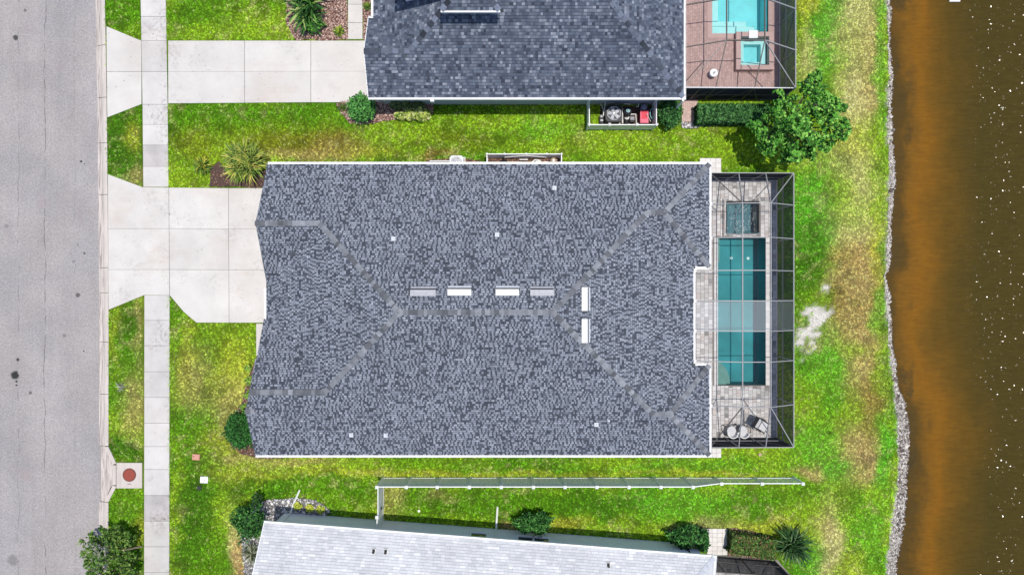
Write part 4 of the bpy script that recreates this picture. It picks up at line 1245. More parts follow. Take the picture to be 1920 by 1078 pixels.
pool = thing('swimming_pool', 'long rectangular pool of dark teal water beside the middle house', 'pool', (13.45, -1.4, 0))
basin('basin', POOL, 1.5, M['plaster_teal'], pool, PZ - .02)
m_ = MB(); m_.face([(POOL[0], POOL[2], -.09), (POOL[1], POOL[2], -.09), (POOL[1], POOL[3], -.09), (POOL[0], POOL[3], -.09)]); m_.build('water', M['pool_water'], pool)
MB().box(POOL[0], POOL[0] + .30, POOL[3] - 1.45, POOL[3], -1.46, -.55).build('bench', M['plaster_tan'], pool)
pts = [(POOL[0], POOL[2])] + [(POOL[0] + .95 * math.cos(t), POOL[2] + 1.35 * math.sin(t)) for t in np.linspace(0, math.pi / 2, 9)]
MB().prism(pts, -1.46, -.62).build('bench', M['plaster_tan'], pool)
pts = [(POOL[0], POOL[2])] + [(POOL[0] + .62 * math.cos(t), POOL[2] + .95 * math.sin(t)) for t in np.linspace(0, math.pi / 2, 9)]
MB().prism(pts, -.62, -.34).build('bench', M['plaster_tan'], pool)
for (u, v) in ((1371, 484), (1402.5, 484.5)):
    x, y = P(u, v, -1.45); MB().lathe(x, y, [(.09, -1.46), (.09, -1.43), (.05, -1.425)], 12).build('drain_cover', M['white'], pool)
x, y = P(1419, 823 - 100, -1.45)
MB().lathe(P(1418, 716, -1.45)[0], P(1418, 716, -1.45)[1], [(.07, -1.46), (.07, -1.43)], 12).build('drain_cover', M['white'], pool)
n_ = 26
for side in (0, 1):
    L = (POOL[3] - POOL[2]) / n_
    for i in range(n_):
        m_ = MB(); ya = POOL[2] + i * L
        xa, xb = (POOL[0] - cop, POOL[0] + .02) if side == 0 else (POOL[1] - .02, POOL[1] + cop)
        m_.box(xa + .004, xb, ya + .005, ya + L - .005, -.02, PZ + .012 + R.uniform(-.002, .002)); m_.build('coping_stone', M['coping'], pool)

spa = thing('spa', 'square dark rippling spa set in pavers north of the teal pool', 'spa', (13.5, 4.1, 0))
basin('basin', SPA, .95, M['spa_dark'], spa, PZ + .0, .06)
m_ = MB()
NXs = 36
xs = np.linspace(SPA[0], SPA[1], NXs); ys = np.linspace(SPA[2], SPA[3], NXs)
sx, sy = np.meshgrid(xs, ys, indexing='ij')
rr = np.hypot(sx - 13.4, sy - 4.2); aa = np.arctan2(sy - 4.2, sx - 13.4)
sz = -.06 + .022 * np.sin(rr * 22 + 2.5 * np.sin(aa * 5)) * np.clip(rr, .15, 1) + .05 * (vnoise(sx, sy, 6, 77, 3) - .5)
idx = np.arange(NXs * NXs).reshape(NXs, NXs)
sf = np.stack([idx[:-1, :-1], idx[1:, :-1], idx[1:, 1:], idx[:-1, 1:]], -1).reshape(-1, 4)
npobj('water', np.stack([sx, sy, sz], -1).reshape(-1, 3), sf, None, M['spa_water'], spa)
# white foam where the jets break the surface
fo = MB()
for k in range(120):
    a_ = R.uniform(0, 6.28); r_ = R.uniform(.5, 1.0)
    x = 13.51 + .9 * r_ * math.cos(a_) * R.uniform(.85, 1.02); y = 4.095 + .88 * r_ * math.sin(a_) * R.uniform(.85, 1.02)
    if R.random() < .35: x, y = R.uniform(SPA[0] + .05, SPA[1] - .05), R.uniform(SPA[2] + .05, SPA[2] + .75)
    if not (SPA[0] + .04 < x < SPA[1] - .04 and SPA[2] + .04 < y < SPA[3] - .04): continue
    t_ = a_ + R.uniform(-.5, .5); l_ = R.uniform(.008, .035)
    fo.obox(x, y, -.06, -.03, l_ * 2, .014, t_, (1, 1, 1))
o_ = fo.build('foam', M['foam'], spa); o_['kind'] = 'stuff'
for (xa, xb, ya, yb) in ((SPA[0] - .02, SPA[1] + .02, SPA[3], SPA[3] + .05), (SPA[1], SPA[1] + .05, SPA[2], SPA[3])):
    MB().box(xa, xb, ya, yb, -.05, PZ + .02).build('edge_trim', M['black'], spa)
strip_mb = MB(); strip_mb.box(P(1354, 0)[0], P(1356.4, 0)[0], P(0, 446)[1], P(0, 373)[1], 0, PZ + .008)  # shadow beside the spa laid in as a black strip
tag(strip_mb.build('shadow_strip', M['black'], origin=(12.3, 4.0, PZ)), 'narrow black strip standing for a shadow on the pavers left of the square spa', 'shadow strip')

# ------------------------------------------------------------------ screened pool cages
def tube_beam(cage, p, q, w=.042, h=.10, mat=None):
    m = MB(); m.bar(p, q, w, h); m.build('beam', mat or M['frame'], cage)
def quad(cage, pts, mat):
    m = MB(); m.face(pts); m.build('screen_panel', mat, cage)

cage = thing('pool_cage', 'aluminium screen enclosure with a hipped mesh roof over the teal pool', 'pool enclosure', (13, -1.2, 0))
ez, fz = 2.40, 3.20
XE, YN, YS = 15.47, 6.27, -8.76
XG = 10.84                                             # the house gutter that carries it
xa_, xb_ = 12.38, 13.90                                # purlins
yl = [4.53, 2.69, .92, -.72, -2.35, -4.00, -6.42]
gutz = 2.78
def gx_at(y): return XG if (y > 1.0 or y < -4.1) else 9.97
def zroof(x, y):
    return gutz + (fz - gutz) * (x - gx_at(y)) / (xa_ - gx_at(y)) if x < xa_ else fz
for (p, q) in (((XE, YS, ez), (XE, YN, ez)), ((XG, YN, ez + .1), (XE, YN, ez)), ((XG, YS, ez + .1), (XE, YS, ez)),
               ((xa_, yl[0], fz), (xa_, yl[-1], fz)), ((xb_, yl[0], fz), (xb_, yl[-1], fz))):
    tube_beam(cage, p, q)
for y in yl:
    tube_beam(cage, (gx_at(y), y, gutz), (xa_, y, fz)); tube_beam(cage, (xa_, y, fz), (xb_, y, fz)); tube_beam(cage, (xb_, y, fz), (XE, y + (.0 if y < 0 else -.02), ez))
for ys, ye in ((yl[0], YN), (yl[-1], YS)):
    tube_beam(cage, (xa_, ys, fz), (12.45, ye, ez)); tube_beam(cage, (xb_, ys, fz), (13.93, ye, ez))
    tube_beam(cage, (xb_, ys, fz), (XE, ye, ez), .045, .06); tube_beam(cage, (xa_, ys, fz), (XG, ye, ez + .1), .045, .06, M['bronze'])
for y in yl[1:-1]:
    pass
ty = [YN] + yl + [YS]
for y in ty:
    MB().box(XE - .025, XE + .025, y - .025, y + .025, 0, ez - .05).build('post', M['frame'], cage)
for x in (12.45, 13.93):
    for y in (YN, YS): MB().box(x - .025, x + .025, y - .025, y + .025, 0, ez - .05).build('post', M['frame'], cage)
for y in (YN, YS): MB().box(XG - .02, XG + .03, y - .025, y + .025, 0, ez + .05).build('post', M['frame'], cage)
# bottom rails and chair rails of the side walls
for zz in (.07, .95):
    for (p, q) in (((XE, YS, zz), (XE, YN, zz)), ((XG, YN, zz), (XE, YN, zz)), ((XG, YS, zz), (XE, YS, zz))):
        m = MB(); m.bar(p, q, .05, .05); m.build('rail', M['rail'] if zz < .5 else M['frame'], cage)
# bracing in the end walls
for y in (YN, YS):
    for (p, q) in (((XG, y, 1.0), (12.45, y, ez)), ((12.45, y, 1.0), (13.93, y, ez)), ((13.93, y, 1.0), (XE, y, ez))):
        m = MB(); m.bar(p, q, .03, .03); m.build('brace', M['bronze'], cage)
for i in range(len(yl) - 1):
    ya, yb = yl[i], yl[i + 1]
    pale = (i == 3)  # row whose sky glare is painted into its mesh
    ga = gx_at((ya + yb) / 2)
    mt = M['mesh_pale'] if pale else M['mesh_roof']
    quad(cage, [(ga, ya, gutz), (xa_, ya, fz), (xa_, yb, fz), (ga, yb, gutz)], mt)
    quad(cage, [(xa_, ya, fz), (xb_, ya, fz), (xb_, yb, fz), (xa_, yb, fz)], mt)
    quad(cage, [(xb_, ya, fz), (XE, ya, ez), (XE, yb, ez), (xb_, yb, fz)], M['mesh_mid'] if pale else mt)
for ys, ye in ((yl[0], YN), (yl[-1], YS)):
    quad(cage, [(XG, ye, ez + .1), (12.45, ye, ez), (xa_, ys, fz)], M['mesh_roof'])
    quad(cage, [(XG, ye, ez + .1), (xa_, ys, fz), (XG, ys, gutz)], M['mesh_roof'])
    quad(cage, [(12.45, ye, ez), (13.93, ye, ez), (xb_, ys, fz), (xa_, ys, fz)], M['mesh_roof'])
    quad(cage, [(13.93, ye, ez), (XE, ye, ez), (xb_, ys, fz)], M['mesh_roof'])
    quad(cage, [(XE, ye, ez), (XE, ys, ez), (xb_, ys, fz)], M['mesh_roof'])
for i in range(len(ty) - 1):
    quad(cage, [(XE, ty[i], .07), (XE, ty[i + 1], .07), (XE, ty[i + 1], ez), (XE, ty[i], ez)], M['mesh_wall_pale'] if i == 4 else M['mesh_wall'])  # glare row again, painted as a greyer wall mesh
for y in (YN, YS):
    for (p, q) in ((XG, 12.45), (12.45, 13.93), (13.93, XE)):
        quad(cage, [(p, y, .07), (q, y, .07), (q, y, ez), (p, y, ez)], M['mesh_wall'])
for y in yl:
    g = gx_at(y); MB().box(g - .09, g + .05, y - .07, y + .07, gutz - .06, gutz + .035).build('bracket', M['gutter'], cage)

# chairs and recliner on the south end of the deck
def tub_chair(u, v, ang, label):
    x, y = P(u, v, .45)
    t = thing('chair', label, 'chair', (x, y, PZ), 'pale seated dark framed patio chairs')
    ca_, sa_ = math.cos(ang), math.sin(ang)
    tr = lambda a, b, z: (x + a * ca_ - b * sa_, y + a * sa_ + b * ca_, z)
    m = MB()
    prof_ = [(.02, .40), (.25, .40), (.275, .43), (.275, .47), (.24, .50), (.02, .505)]
    m.lathe(x, y, prof_, 20, rot=ang, sx=1.0, sy=1.12); m.build('seat', M['cushion'], t)
    m = MB()
    arc = [tr(.30 * math.cos(a), .33 * math.sin(a), .70 + .06 * math.sin(-a)) for a in np.linspace(math.pi * 1.02, math.pi * 1.98, 11)]
    m.tube(arc, .035, 6); m.build('backrest', M['white'], t)
    m = MB()
    arc = [tr(.29 * math.cos(a), .32 * math.sin(a), .56) for a in np.linspace(math.pi * 1.05, math.pi * 1.95, 9)]
    m.tube(arc, .05, 6); m.build('back_band', M['cushion'], t)
    for s in (-1, 1):
        m = MB(); m.tube([tr(.29 * s, -.12, .70), tr(.36 * s, .06, .68), tr(.38 * s, .26, .60), tr(.35 * s, .33, .02 + PZ)], .024, 6); m.build('armrest', M['black'], t)
        m = MB(); m.tube([tr(.27 * s, -.16, .68), tr(.30 * s, -.25, PZ + .01)], .022, 6); m.build('leg', M['black'], t)
    m = MB(); m.tube([tr(-.34, .32, .41), tr(0, .36, .41), tr(.34, .32, .41)], .018, 6); m.build('front_rail', M['black'], t)
    return t
tub_chair(1371.5, 808.5, .05, 'left one of the two round pale patio chairs on the pavers')
tub_chair(1392.5, 808.5, -.15, 'right one of the two round pale patio chairs, next to the recliner')
x, y = P(1424, 795, .4)
t = thing('recliner', 'dark framed recliner with pale sling and black headrest, tilted near the cage corner', 'recliner', (x, y, PZ))
an = math.radians(-31); ca_, sa_ = math.cos(an), math.sin(an)
tr = lambda a, b, z: (x + a * ca_ - b * sa_, y + a * sa_ + b * ca_, z)
def qb(a0, a1, b0, b1, z0, z1, t0=.03):
    m = MB(); m.hexa([tr(a0, b0, z0), tr(a1, b0, z1), tr(a1, b1, z1), tr(a0, b1, z0), tr(a0, b0, z0 + t0), tr(a1, b0, z1 + t0), tr(a1, b1, z1 + t0), tr(a0, b1, z0 + t0)]); return m
qb(-.36, -.02, -.27, .27, .78, .48).build('backrest', M['cushion'], t)
qb(.04, .44, -.25, .25, .44, .46).build('seat', M['cushion'], t)
qb(-.56, -.34, -.30, .30, .86, .76, .10).build('headrest', M['black'], t)
for s in (-1, 1):
    m = MB(); m.tube([tr(-.50, .29 * s, .84), tr(0, .29 * s, .46), tr(.50, .29 * s, .46)], .022, 6); m.build('side_rail', M['black'], t)
    m = MB(); m.tube([tr(-.22, .33 * s, .62), tr(.12, .36 * s, .64)], .028, 6); m.build('armrest', M['black'], t)
    m = MB(); m.tube([tr(-.3, .31 * s, .62), tr(.45, .31 * s, PZ + .02)], .02, 6); m.build('leg', M['black'], t)
    m = MB(); m.tube([tr(.45, .31 * s, .46), tr(-.25, .31 * s, PZ + .02)], .02, 6); m.build('leg', M['black'], t)
for a_ in (-.02, .46):
    m = MB(); m.tube([tr(a_, -.42, .45), tr(a_, .42, .45)], .02, 6); m.build('cross_bar', M['black'], t)

# corner paver pads
def paver_pad(name, u0, u1, v0, v1, nu, nv, label, z=.03, mat=None):
    xa, ya = P(u0, v1); xb, yb = P(u1, v0)
    t = thing(name, label, 'paving', ((xa + xb) / 2, (ya + yb) / 2, 0))
    MB().box(xa + .01, xb - .01, ya + .01, yb - .01, -.05, z - .02).build('bed', M['joint'], t)
    for i in range(nu):
        for j in range(nv):
            m = MB(); m.box(xa + (xb - xa) * i / nu + .006, xa + (xb - xa) * (i + 1) / nu - .006, ya + (yb - ya) * j / nv + .006, ya + (yb - ya) * (j + 1) / nv - .006, -.03, z + R.uniform(-.003, .003))
            m.build('paver', mat or M['coping'], t)
    return t
paver_pad('paver_pad', 1312, 1352, 297, 325, 4, 3, 'small pale paver pad at the north east corner of the middle house')
paver_pad('paver_pad', 1318, 1352, 840, 857.5, 4, 2, 'small pale paver pad at the south east corner of the middle house')
paver_pad('paver_path', 1325.5, 1363.5, 990.5, 1040, 4, 6, 'pale paver landing between bush and hedge at the southern pool cage')

# ------------------------------------------------------------------ northern pool deck
patn = thing('patio', 'pinkish brick paver deck round the northern turquoise pool', 'patio', (12.5, 15, 0)); patn['kind'] = 'structure'
NX0, NX1, NY0, NY1 = 9.0, 15.72, 10.98, 21.5
b_ = MB()
for (a, b, c, d) in ((NX0, POOLN[0], NY0, NY1), (POOLN[1], NX1, NY0, NY1), (POOLN[0], POOLN[1], POOLN[3], NY1), (POOLN[0], POOLN[1], SPAN[3], POOLN[2]), (POOLN[0], SPAN[0], NY0, SPAN[3]),
                     (SPAN[1], POOLN[1], NY0, SPAN[3]), (SPAN[0], SPAN[1], NY0, SPAN[2])):
    b_.box(a, b, c, d, -.12, PZ - .014)
b_.build('slab', M['joint_pink'], patn)
m_ = MB(); rg = np.random.default_rng(6)
AVN = [(POOLN[0] - .02, POOLN[1] + .02, POOLN[2] - .02, POOLN[3]), (13.0, 15.05, 12.55, 14.8)]
for (xa, xb, ya, yb) in gen_pavers(9.4, NX1 - .02, NY0 + .02, 18.2, .105, (.21,), AVN, rg):
    c = np.array((.47, .325, .295)) * rg.uniform(.86, 1.12)
    m_.hexa([(xa + .004, ya + .004, 0), (xb - .004, ya + .004, 0), (xb - .004, yb - .004, 0), (xa + .004, yb - .004, 0)] +
            [(xa + .004, ya + .004, PZ), (xb - .004, ya + .004, PZ), (xb - .004, yb - .004, PZ), (xa + .004, yb - .004, PZ)], tuple(c), 0, True)
o_ = m_.build('bricks', M['paver'], patn, col=True); o_['kind'] = 'stuff'
pn = thing('swimming_pool', 'bright turquoise pool of the northern house at the top edge of the photo', 'pool', (13.3, 17, 0))
basin('basin', POOLN, 1.3, M['plaster_aqua'], pn, PZ - .02)
m_ = MB(); a, b, c, d = POOLN; m_.face([(a, c, -.08), (b, c, -.08), (b, d, -.08), (a, d, -.08)]); m_.build('water', M['aqua_water'], pn)
for k, (w, z) in enumerate(((.55, -.35), (.95, -.62))):
    MB().box(POOLN[0], POOLN[0] + 2.6 - k * .4, POOLN[2], POOLN[2] + w, -1.3, z).build('step', M['plaster_pale'], pn)
MB().box(POOLN[0], POOLN[0] + .5, POOLN[2] + .95, POOLN[2] + 2.3, -1.3, -.5).build('step', M['plaster_pale'], pn)
for (xa, xb, ya, yb) in ((POOLN[0] - .26, POOLN[0], POOLN[2] - .26, POOLN[3]), (POOLN[1], POOLN[1] + .26, POOLN[2] - .26, POOLN[3]), (POOLN[0], SPAN[0] - .3, POOLN[2] - .26, POOLN[2])):
    MB().box(xa, xb, ya, yb, 0, PZ + .012).build('coping', M['coping_pink'], pn)
sn = thing('spa', 'small raised turquoise spa with white spillway at the northern pool', 'spa', (14.1, 13.7, 0))
RH = .38
sx0, sx1, sy0, sy1 = SPAN
m_ = MB(); th = .27
m_.box(sx0 - th, sx0, sy0 - th, sy1 + th, -.1, RH); m_.box(sx1, sx1 + th, sy0 - th, sy1 + th, -.1, RH)
m_.box(sx0, sx1, sy0 - th, sy0, -.1, RH); m_.box(sx0, sx1, sy1, sy1 + th, -.1, RH)
m_.build('raised_wall', M['coping_pink'], sn)
m_ = MB(); m_.box(sx0, sx1, sy0, sy1, -1.0, -.52)
m_.build('floor', M['plaster_aqua'], sn)
m_ = MB()
for (a, b, c, d) in ((sx0, sx0 + .32, sy0, sy1), (sx1 - .32, sx1, sy0, sy1), (sx0 + .32, sx1 - .32, sy0, sy0 + .3), (sx0 + .32, sx1 - .32, sy1 - .3, sy1)): m_.box(a, b, c, d, -.52, -.08)
m_.build('bench', M['plaster_pale'], sn)
m_ = MB(); m_.face([(sx0, sy0, RH - .1), (sx1, sy0, RH - .1), (sx1, sy1, RH - .1), (sx0, sy1, RH - .1)]); m_.build('water', M['aqua_water'], sn)
xa, _ = P(1404, 0, .4); xb, _ = P(1420.5, 0, .4)
MB().box(xa, xb, sy1 - .12, sy1 + th + .06, RH - .04, RH + .06).build('spillway', M['white'], sn)
xt, yt_ = P(1338.5, 137, .45)
tb = thing('side_table', 'small round white side table on the pink bricks', 'side table', (xt, yt_, PZ))
MB().lathe(xt, yt_, [(.20, .43), (.235, .44), (.235, .465), (.21, .475)], 24).build('table_top', M['white'], tb)
MB().lathe(xt, yt_, [(.15, PZ), (.15, PZ + .02), (.03, PZ + .05), (.03, .43)], 14).build('pedestal', M['white'], tb)
m_ = MB(); m_.obox(xt + .01, yt_, .476, .505, .16, .05, math.radians(42)); tag(m_.build('remote_control', M['black'], origin=(xt, yt_, .476)), 'slim black remote lying on the small round white table', 'remote')

cn = thing('pool_cage', 'dark framed screen enclosure over the northern turquoise pool', 'pool enclosure', (12.5, 15, 0))
ez, fz = 2.2, 3.0
XEn, YSn, XGn = 15.66, 11.0, 9.48
pa, pb_ = 11.6, 13.66
yj = [13.34, 15.62, 17.9, 20.0]
gz_ = 2.8
fm = M['bronze']
for (p, q, mt) in (((XEn, YSn, ez), (XEn, 20.5, ez), M['frame']), ((XGn, YSn, ez + .1), (XEn, YSn, ez), M['rail']), ((pa, yj[0], fz), (pa, 20.5, fz), fm), ((pb_, yj[0], fz), (pb_, 20.5, fz), fm)):
    tube_beam(cn, p, q, .05, .1, mt)
for y in yj:
    tube_beam(cn, (XGn, y - .28, gz_), (pa, y, fz), .05, .1, fm); tube_beam(cn, (pa, y, fz), (pb_, y, fz), .05, .1, fm); tube_beam(cn, (pb_, y, fz), (XEn, y - .26, ez), .05, .1, M['frame'])
tube_beam(cn, (pa, yj[0], fz), (11.25, YSn, ez), .045, .06, fm); tube_beam(cn, (pb_, yj[0], fz), (13.4, YSn, ez), .045, .06, fm)
tube_beam(cn, (pa, yj[0], fz), (XGn, YSn, ez + .1), .045, .06, fm); tube_beam(cn, (pb_, yj[0], fz), (XEn, YSn, ez), .045, .06, M['frame'])
for i in range(3):
    ya, yb = yj[i], yj[i + 1]
    quad(cn, [(XGn, ya - .28, gz_), (pa, ya, fz), (pa, yb, fz), (XGn, yb - .28, gz_)], M['mesh_roof'])
    quad(cn, [(pa, ya, fz), (pb_, ya, fz), (pb_, yb, fz), (pa, yb, fz)], M['mesh_roof'])
    quad(cn, [(pb_, ya, fz), (XEn, ya - .26, ez), (XEn, yb - .26, ez), (pb_, yb, fz)], M['mesh_roof'])
    m = MB(); m.bar((XEn, ya - .26, .3), (XEn, yb - .26, ez), .035, .035); m.build('brace', fm, cn)
quad(cn, [(XGn, YSn, ez + .1), (11.25, YSn, ez), (pa, yj[0], fz)], M['mesh_roof']); quad(cn, [(XGn, YSn, ez + .1), (pa, yj[0], fz), (XGn, yj[0] - .28, gz_)], M['mesh_roof'])
quad(cn, [(11.25, YSn, ez), (13.4, YSn, ez), (pb_, yj[0], fz), (pa, yj[0], fz)], M['mesh_roof']); quad(cn, [(13.4, YSn, ez), (XEn, YSn, ez), (pb_, yj[0], fz)], M['mesh_roof'])
quad(cn, [(XEn, YSn, ez), (XEn, yj[0] - .26, ez), (pb_, yj[0], fz)], M['mesh_roof'])
ys_ = [YSn] + [y - .26 for y in yj]
for i in range(len(ys_) - 1):
    quad(cn, [(XEn, ys_[i], .07), (XEn, ys_[i + 1], .07), (XEn, ys_[i + 1], ez), (XEn, ys_[i], ez)], M['mesh_wall_pale'])
for (p, q) in ((XGn, 11.25), (11.25, 13.4), (13.4, XEn)):
    quad(cn, [(p, YSn, .07), (q, YSn, .07), (q, YSn, ez), (p, YSn, ez)], M['mesh_wall'])
for y in ys_: MB().box(XEn - .025, XEn + .025, y - .025, y + .025, 0, ez - .05).build('post', M['frame'], cn)
for x in (XGn + .05, 10.4, 11.25, 13.4): MB().box(x - .025, x + .025, YSn - .025, YSn + .025, 0, ez - .05).build('post', fm, cn)
for zz in (.07, .95):
    m = MB(); m.bar((XEn, YSn, zz), (XEn, 20, zz), .05, .05); m.build('rail', M['rail'] if zz < .5 else M['frame'], cn)
    m = MB(); m.bar((XGn, YSn, zz), (XEn, YSn, zz), .05, .05); m.build('rail', fm, cn)
for (p, q) in (((10.4, YSn, .1), (11.25, YSn, 2.1)), ((11.25, YSn, .1), (11.9, YSn, 2.1)), ((13.4, YSn, 2.1), (12.6, YSn, .1)), ((13.4, YSn, 2.1), (14.3, YSn, .1))):
    m = MB(); m.bar(p, q, .035, .035); m.build('brace', fm, cn)
# brick path out of its screen door
pth = thing('brick_path', 'short pink brick path out of the northern pool cage', 'path', P3(1293, 210)); pth['kind'] = 'structure'
xa, ya = P(1278, 230); xb, yb = P(1308, 188)
MB().box(xa, xb, ya, yb + .02, -.06, .016).build('bed', M['joint_pink'], pth)
m_ = MB()
for (a, b, c, d) in gen_pavers(xa + .01, xb - .01, ya + .01, yb, .105, (.21,), [], rg):
    m_.hexa([(a + .004, c + .004, 0), (b - .004, c + .004, 0), (b - .004, d - .004, 0), (a + .004, d - .004, 0)] + [(a + .004, c + .004, .03), (b - .004, c + .004, .03), (b - .004, d - .004, .03), (a + .004, d - .004, .03)],
            tuple(np.array((.52, .38, .34)) * rg.uniform(.88, 1.12)), 0, True)
o_ = m_.build('bricks', M['paver'], pth, col=True); o_['kind'] = 'stuff'

# ------------------------------------------------------------------ southern pool deck and cage (only its north end is in the picture)
pats = thing('patio', 'pale paver deck under the southern pool cage', 'patio', TS(27, -5) + (0,)); pats['kind'] = 'structure'
MB().prism([TS(24.3, -.9), TS(29.2, -.9), TS(30.0, -1.7), TS(30.0, -9), TS(24.3, -9)], -.1, .02).build('slab', M['joint'], pats)
m_ = MB()
for (a, b, c, d) in gen_pavers(24.4, 29.9, -5.0, -1.0, .235, (.16, .235, .31), [], rg):
    if a > 29.0 and d > -1.75: continue
    t_ = int(rg.choice(len(PTONE), p=PPROB)); cc = tuple(np.array(PTONE[t_]) * rg.uniform(.85, 1.0))
    pts = [(a + .006, c + .006), (b - .006, c + .006), (b - .006, d - .006), (a + .006, d - .006)]
    m_.hexa([TS(*p) + (0,) for p in pts] + [TS(*p) + (.04,) for p in pts], cc, 0, True)
o_ = m_.build('pavers', M['paver'], pats, col=True); o_['kind'] = 'stuff'
cs = thing('pool_cage', 'black framed screen enclosure at the south east, cut by the photo edge', 'pool enclosure', TS(27, -3) + (0,))
w3 = lambda x, y, z: TS(x, y) + (z,)
ez, fz = 2.2, 3.0
for (p, q) in (((24.72, -.95, 2.3), (29.0, -.95, ez)), ((29.0, -.95, ez), (30.0, -1.75, ez)), ((30.0, -1.75, ez), (30.0, -8, ez)), ((24.72, -3.1, 2.8), (28.0, -3.1, fz)), ((28.0, -3.1, fz), (30.0, -3.1, ez)),
               ((26.2, -3.1, fz), (26.2, -8, fz)), ((28.0, -3.1, fz), (28.0, -8, fz)), ((26.2, -3.1, fz), (25.4, -.95, ez)), ((28.0, -3.1, fz), (27.0, -.95, ez)), ((28.0, -3.1, fz), (29.0, -.95, ez)), ((26.2, -3.1, fz), (24.72, -1.4, 2.5))):
    tube_beam(cs, w3(*p), w3(*q), .055, .1, M['bronze'])
for pts, mt in (([(24.72, -.95, 2.3), (25.4, -.95, ez), (26.2, -3.1, fz), (24.72, -3.1, 2.8)], 'mesh_roof'), ([(25.4, -.95, ez), (27.0, -.95, ez), (28.0, -3.1, fz), (26.2, -3.1, fz)], 'mesh_roof'),
                ([(27.0, -.95, ez), (29.0, -.95, ez), (28.0, -3.1, fz)], 'mesh_roof'), ([(29.0, -.95, ez), (30, -1.75, ez), (30, -3.1, ez), (28.0, -3.1, fz)], 'mesh_roof'),
                ([(24.72, -3.1, 2.8), (28.0, -3.1, fz), (28, -8, fz), (24.72, -8, 2.8)], 'mesh_roof'), ([(28, -3.1, fz), (30, -3.1, ez), (30, -8, ez), (28, -8, fz)], 'mesh_roof'),
                ([(24.4, -.95, .07), (29.0, -.95, .07), (29.0, -.95, ez), (24.4, -.95, 2.3)], 'mesh_wall'), ([(29.0, -.95, .07), (30, -1.75, .07), (30, -1.75, ez), (29.0, -.95, ez)], 'mesh_wall'),
                ([(30, -1.75, .07), (30, -8, .07), (30, -8, ez), (30, -1.75, ez)], 'mesh_wall')):
    quad(cs, [w3(*p) for p in pts], M[mt])
for (a, b) in ((24.45, -.95), (25.4, -.95), (27.0, -.95), (29.0, -.95), (30, -1.75), (30, -3.1)):
    xx, yy = TS(a, b); MB().obox(xx, yy, 0, ez - .05, .05, .05, AN).build('post', M['bronze'], cs)
for zz in (.07, .95):
    for (p, q) in (((24.45, -.95), (29.0, -.95)), ((29.0, -.95), (30, -1.75)), ((30, -1.75), (30, -8))):
        m = MB(); m.bar(w3(*p, zz), w3(*q, zz), .05, .05); m.build('rail', M['bronze'], cs)

# ------------------------------------------------------------------ vinyl fences
def fence_run(root, pts, hs_, post_w=.127, pickets=None, board=.15, cap=True):
    """pts: list of (x, y); hs_: height at every post; pickets: set of bay indices with open pickets"""
    pickets = pickets or set()
    for i, ((x, y), h) in enumerate(zip(pts, hs_)):
        d = Vector((pts[min(i + 1, len(pts) - 1)][0] - pts[max(i - 1, 0)][0], pts[min(i + 1, len(pts) - 1)][1] - pts[max(i - 1, 0)][1])); a_ = math.atan2(d.y, d.x)
        m = MB(); m.obox(x, y, -.1, h + .06, post_w, post_w, a_); m.build('post', M['white'], root)
        if cap:
            m = MB(); m.obox(x, y, h + .06, h + .075, post_w + .05, post_w + .05, a_); m.obox(x, y, h + .075, h + .13, post_w + .04, post_w + .04, a_, taper=.25); m.build('post_cap', M['white'], root)
    for i in range(len(pts) - 1):
        p, q2 = Vector(pts[i] + (0,)), Vector(pts[i + 1] + (0,)); d = (q2 - p); L = d.length; d.normalize()
        p = p + d * post_w / 2; q2 = q2 - d * post_w / 2; L = (q2 - p).length
        ha, hb = hs_[i], hs_[i + 1]
        up = Vector((0, 0, 1))
        for (za, zb, hh) in ((.12, .12, .14), (ha - .06, hb - .06, .10)):
            m = MB(); m.bar(p + up * za, q2 + up * zb, .05, hh); m.build('rail', M['white'], root)
        nn = Vector((-d.y, d.x, 0))
        if i in pickets:
            n = max(3, int(L / .135)); m = MB()
            for k in range(n):
                f = (k + .5) / n; c = p + d * (L * f)
                m.obox(c.x, c.y, .19, ha + (hb - ha) * f - .11, .055, .022, math.atan2(d.y, d.x))
            o = m.build('pickets', M['white'], root); o['kind'] = 'stuff'
        else:
            n = max(3, int(round(L / board)))
            for k in range(n):
                f0, f1 = k / n, (k + 1) / n
                a0 = p + d * (L * f0 + .004); a1 = p + d * (L * f1 - .004)
                o = nn * .011
                h0 = ha + (hb - ha) * f0 - .11; h1 = ha + (hb - ha) * f1 - .11
                pt = [a0 - o, a1 - o, a1 + o, a0 + o]
                m = MB(); m.hexa([(v.x, v.y, .19) for v in pt] + [(pt[0].x, pt[0].y, h0), (pt[1].x, pt[1].y, h1), (pt[2].x, pt[2].y, h1), (pt[3].x, pt[3].y, h0)])
                m.build('board', M['white'], root)

FY = -11.12
fx = [-7.53, -5.89, -4.17, -2.38, -.60, 1.19, 2.95, 4.73, 6.52, 8.30, 10.09, 11.88, 14.18, 16.5]
fhs = [1.83] * 11 + [1.20] * 3
fn_ = thing('fence', 'long white vinyl privacy fence stepping down to open pickets at its east end', 'fence', (4.5, FY, 0))
fence_run(fn_, [(x, FY) for x in fx], fhs, pickets={11, 12})
gt = thing('gate', 'white vinyl gate between the long fence and the southern house wall', 'gate', (-7.53, -12.2, 0))
gx_, gy0, gy1 = -7.50, FY - .12, -12.72
fence_run(gt, [(-7.53, -12.80), (-7.55, -13.55)], [1.83, 1.83], board=.12, cap=True)
m_ = MB(); m_.bar((gx_, gy0, 1.70), (gx_, gy1, 1.70), .045, .09); m_.build('rail', M['white'], gt)
m_ = MB(); m_.bar((gx_, gy0, .14), (gx_, gy1, .14), .045, .09); m_.build('rail', M['white'], gt)
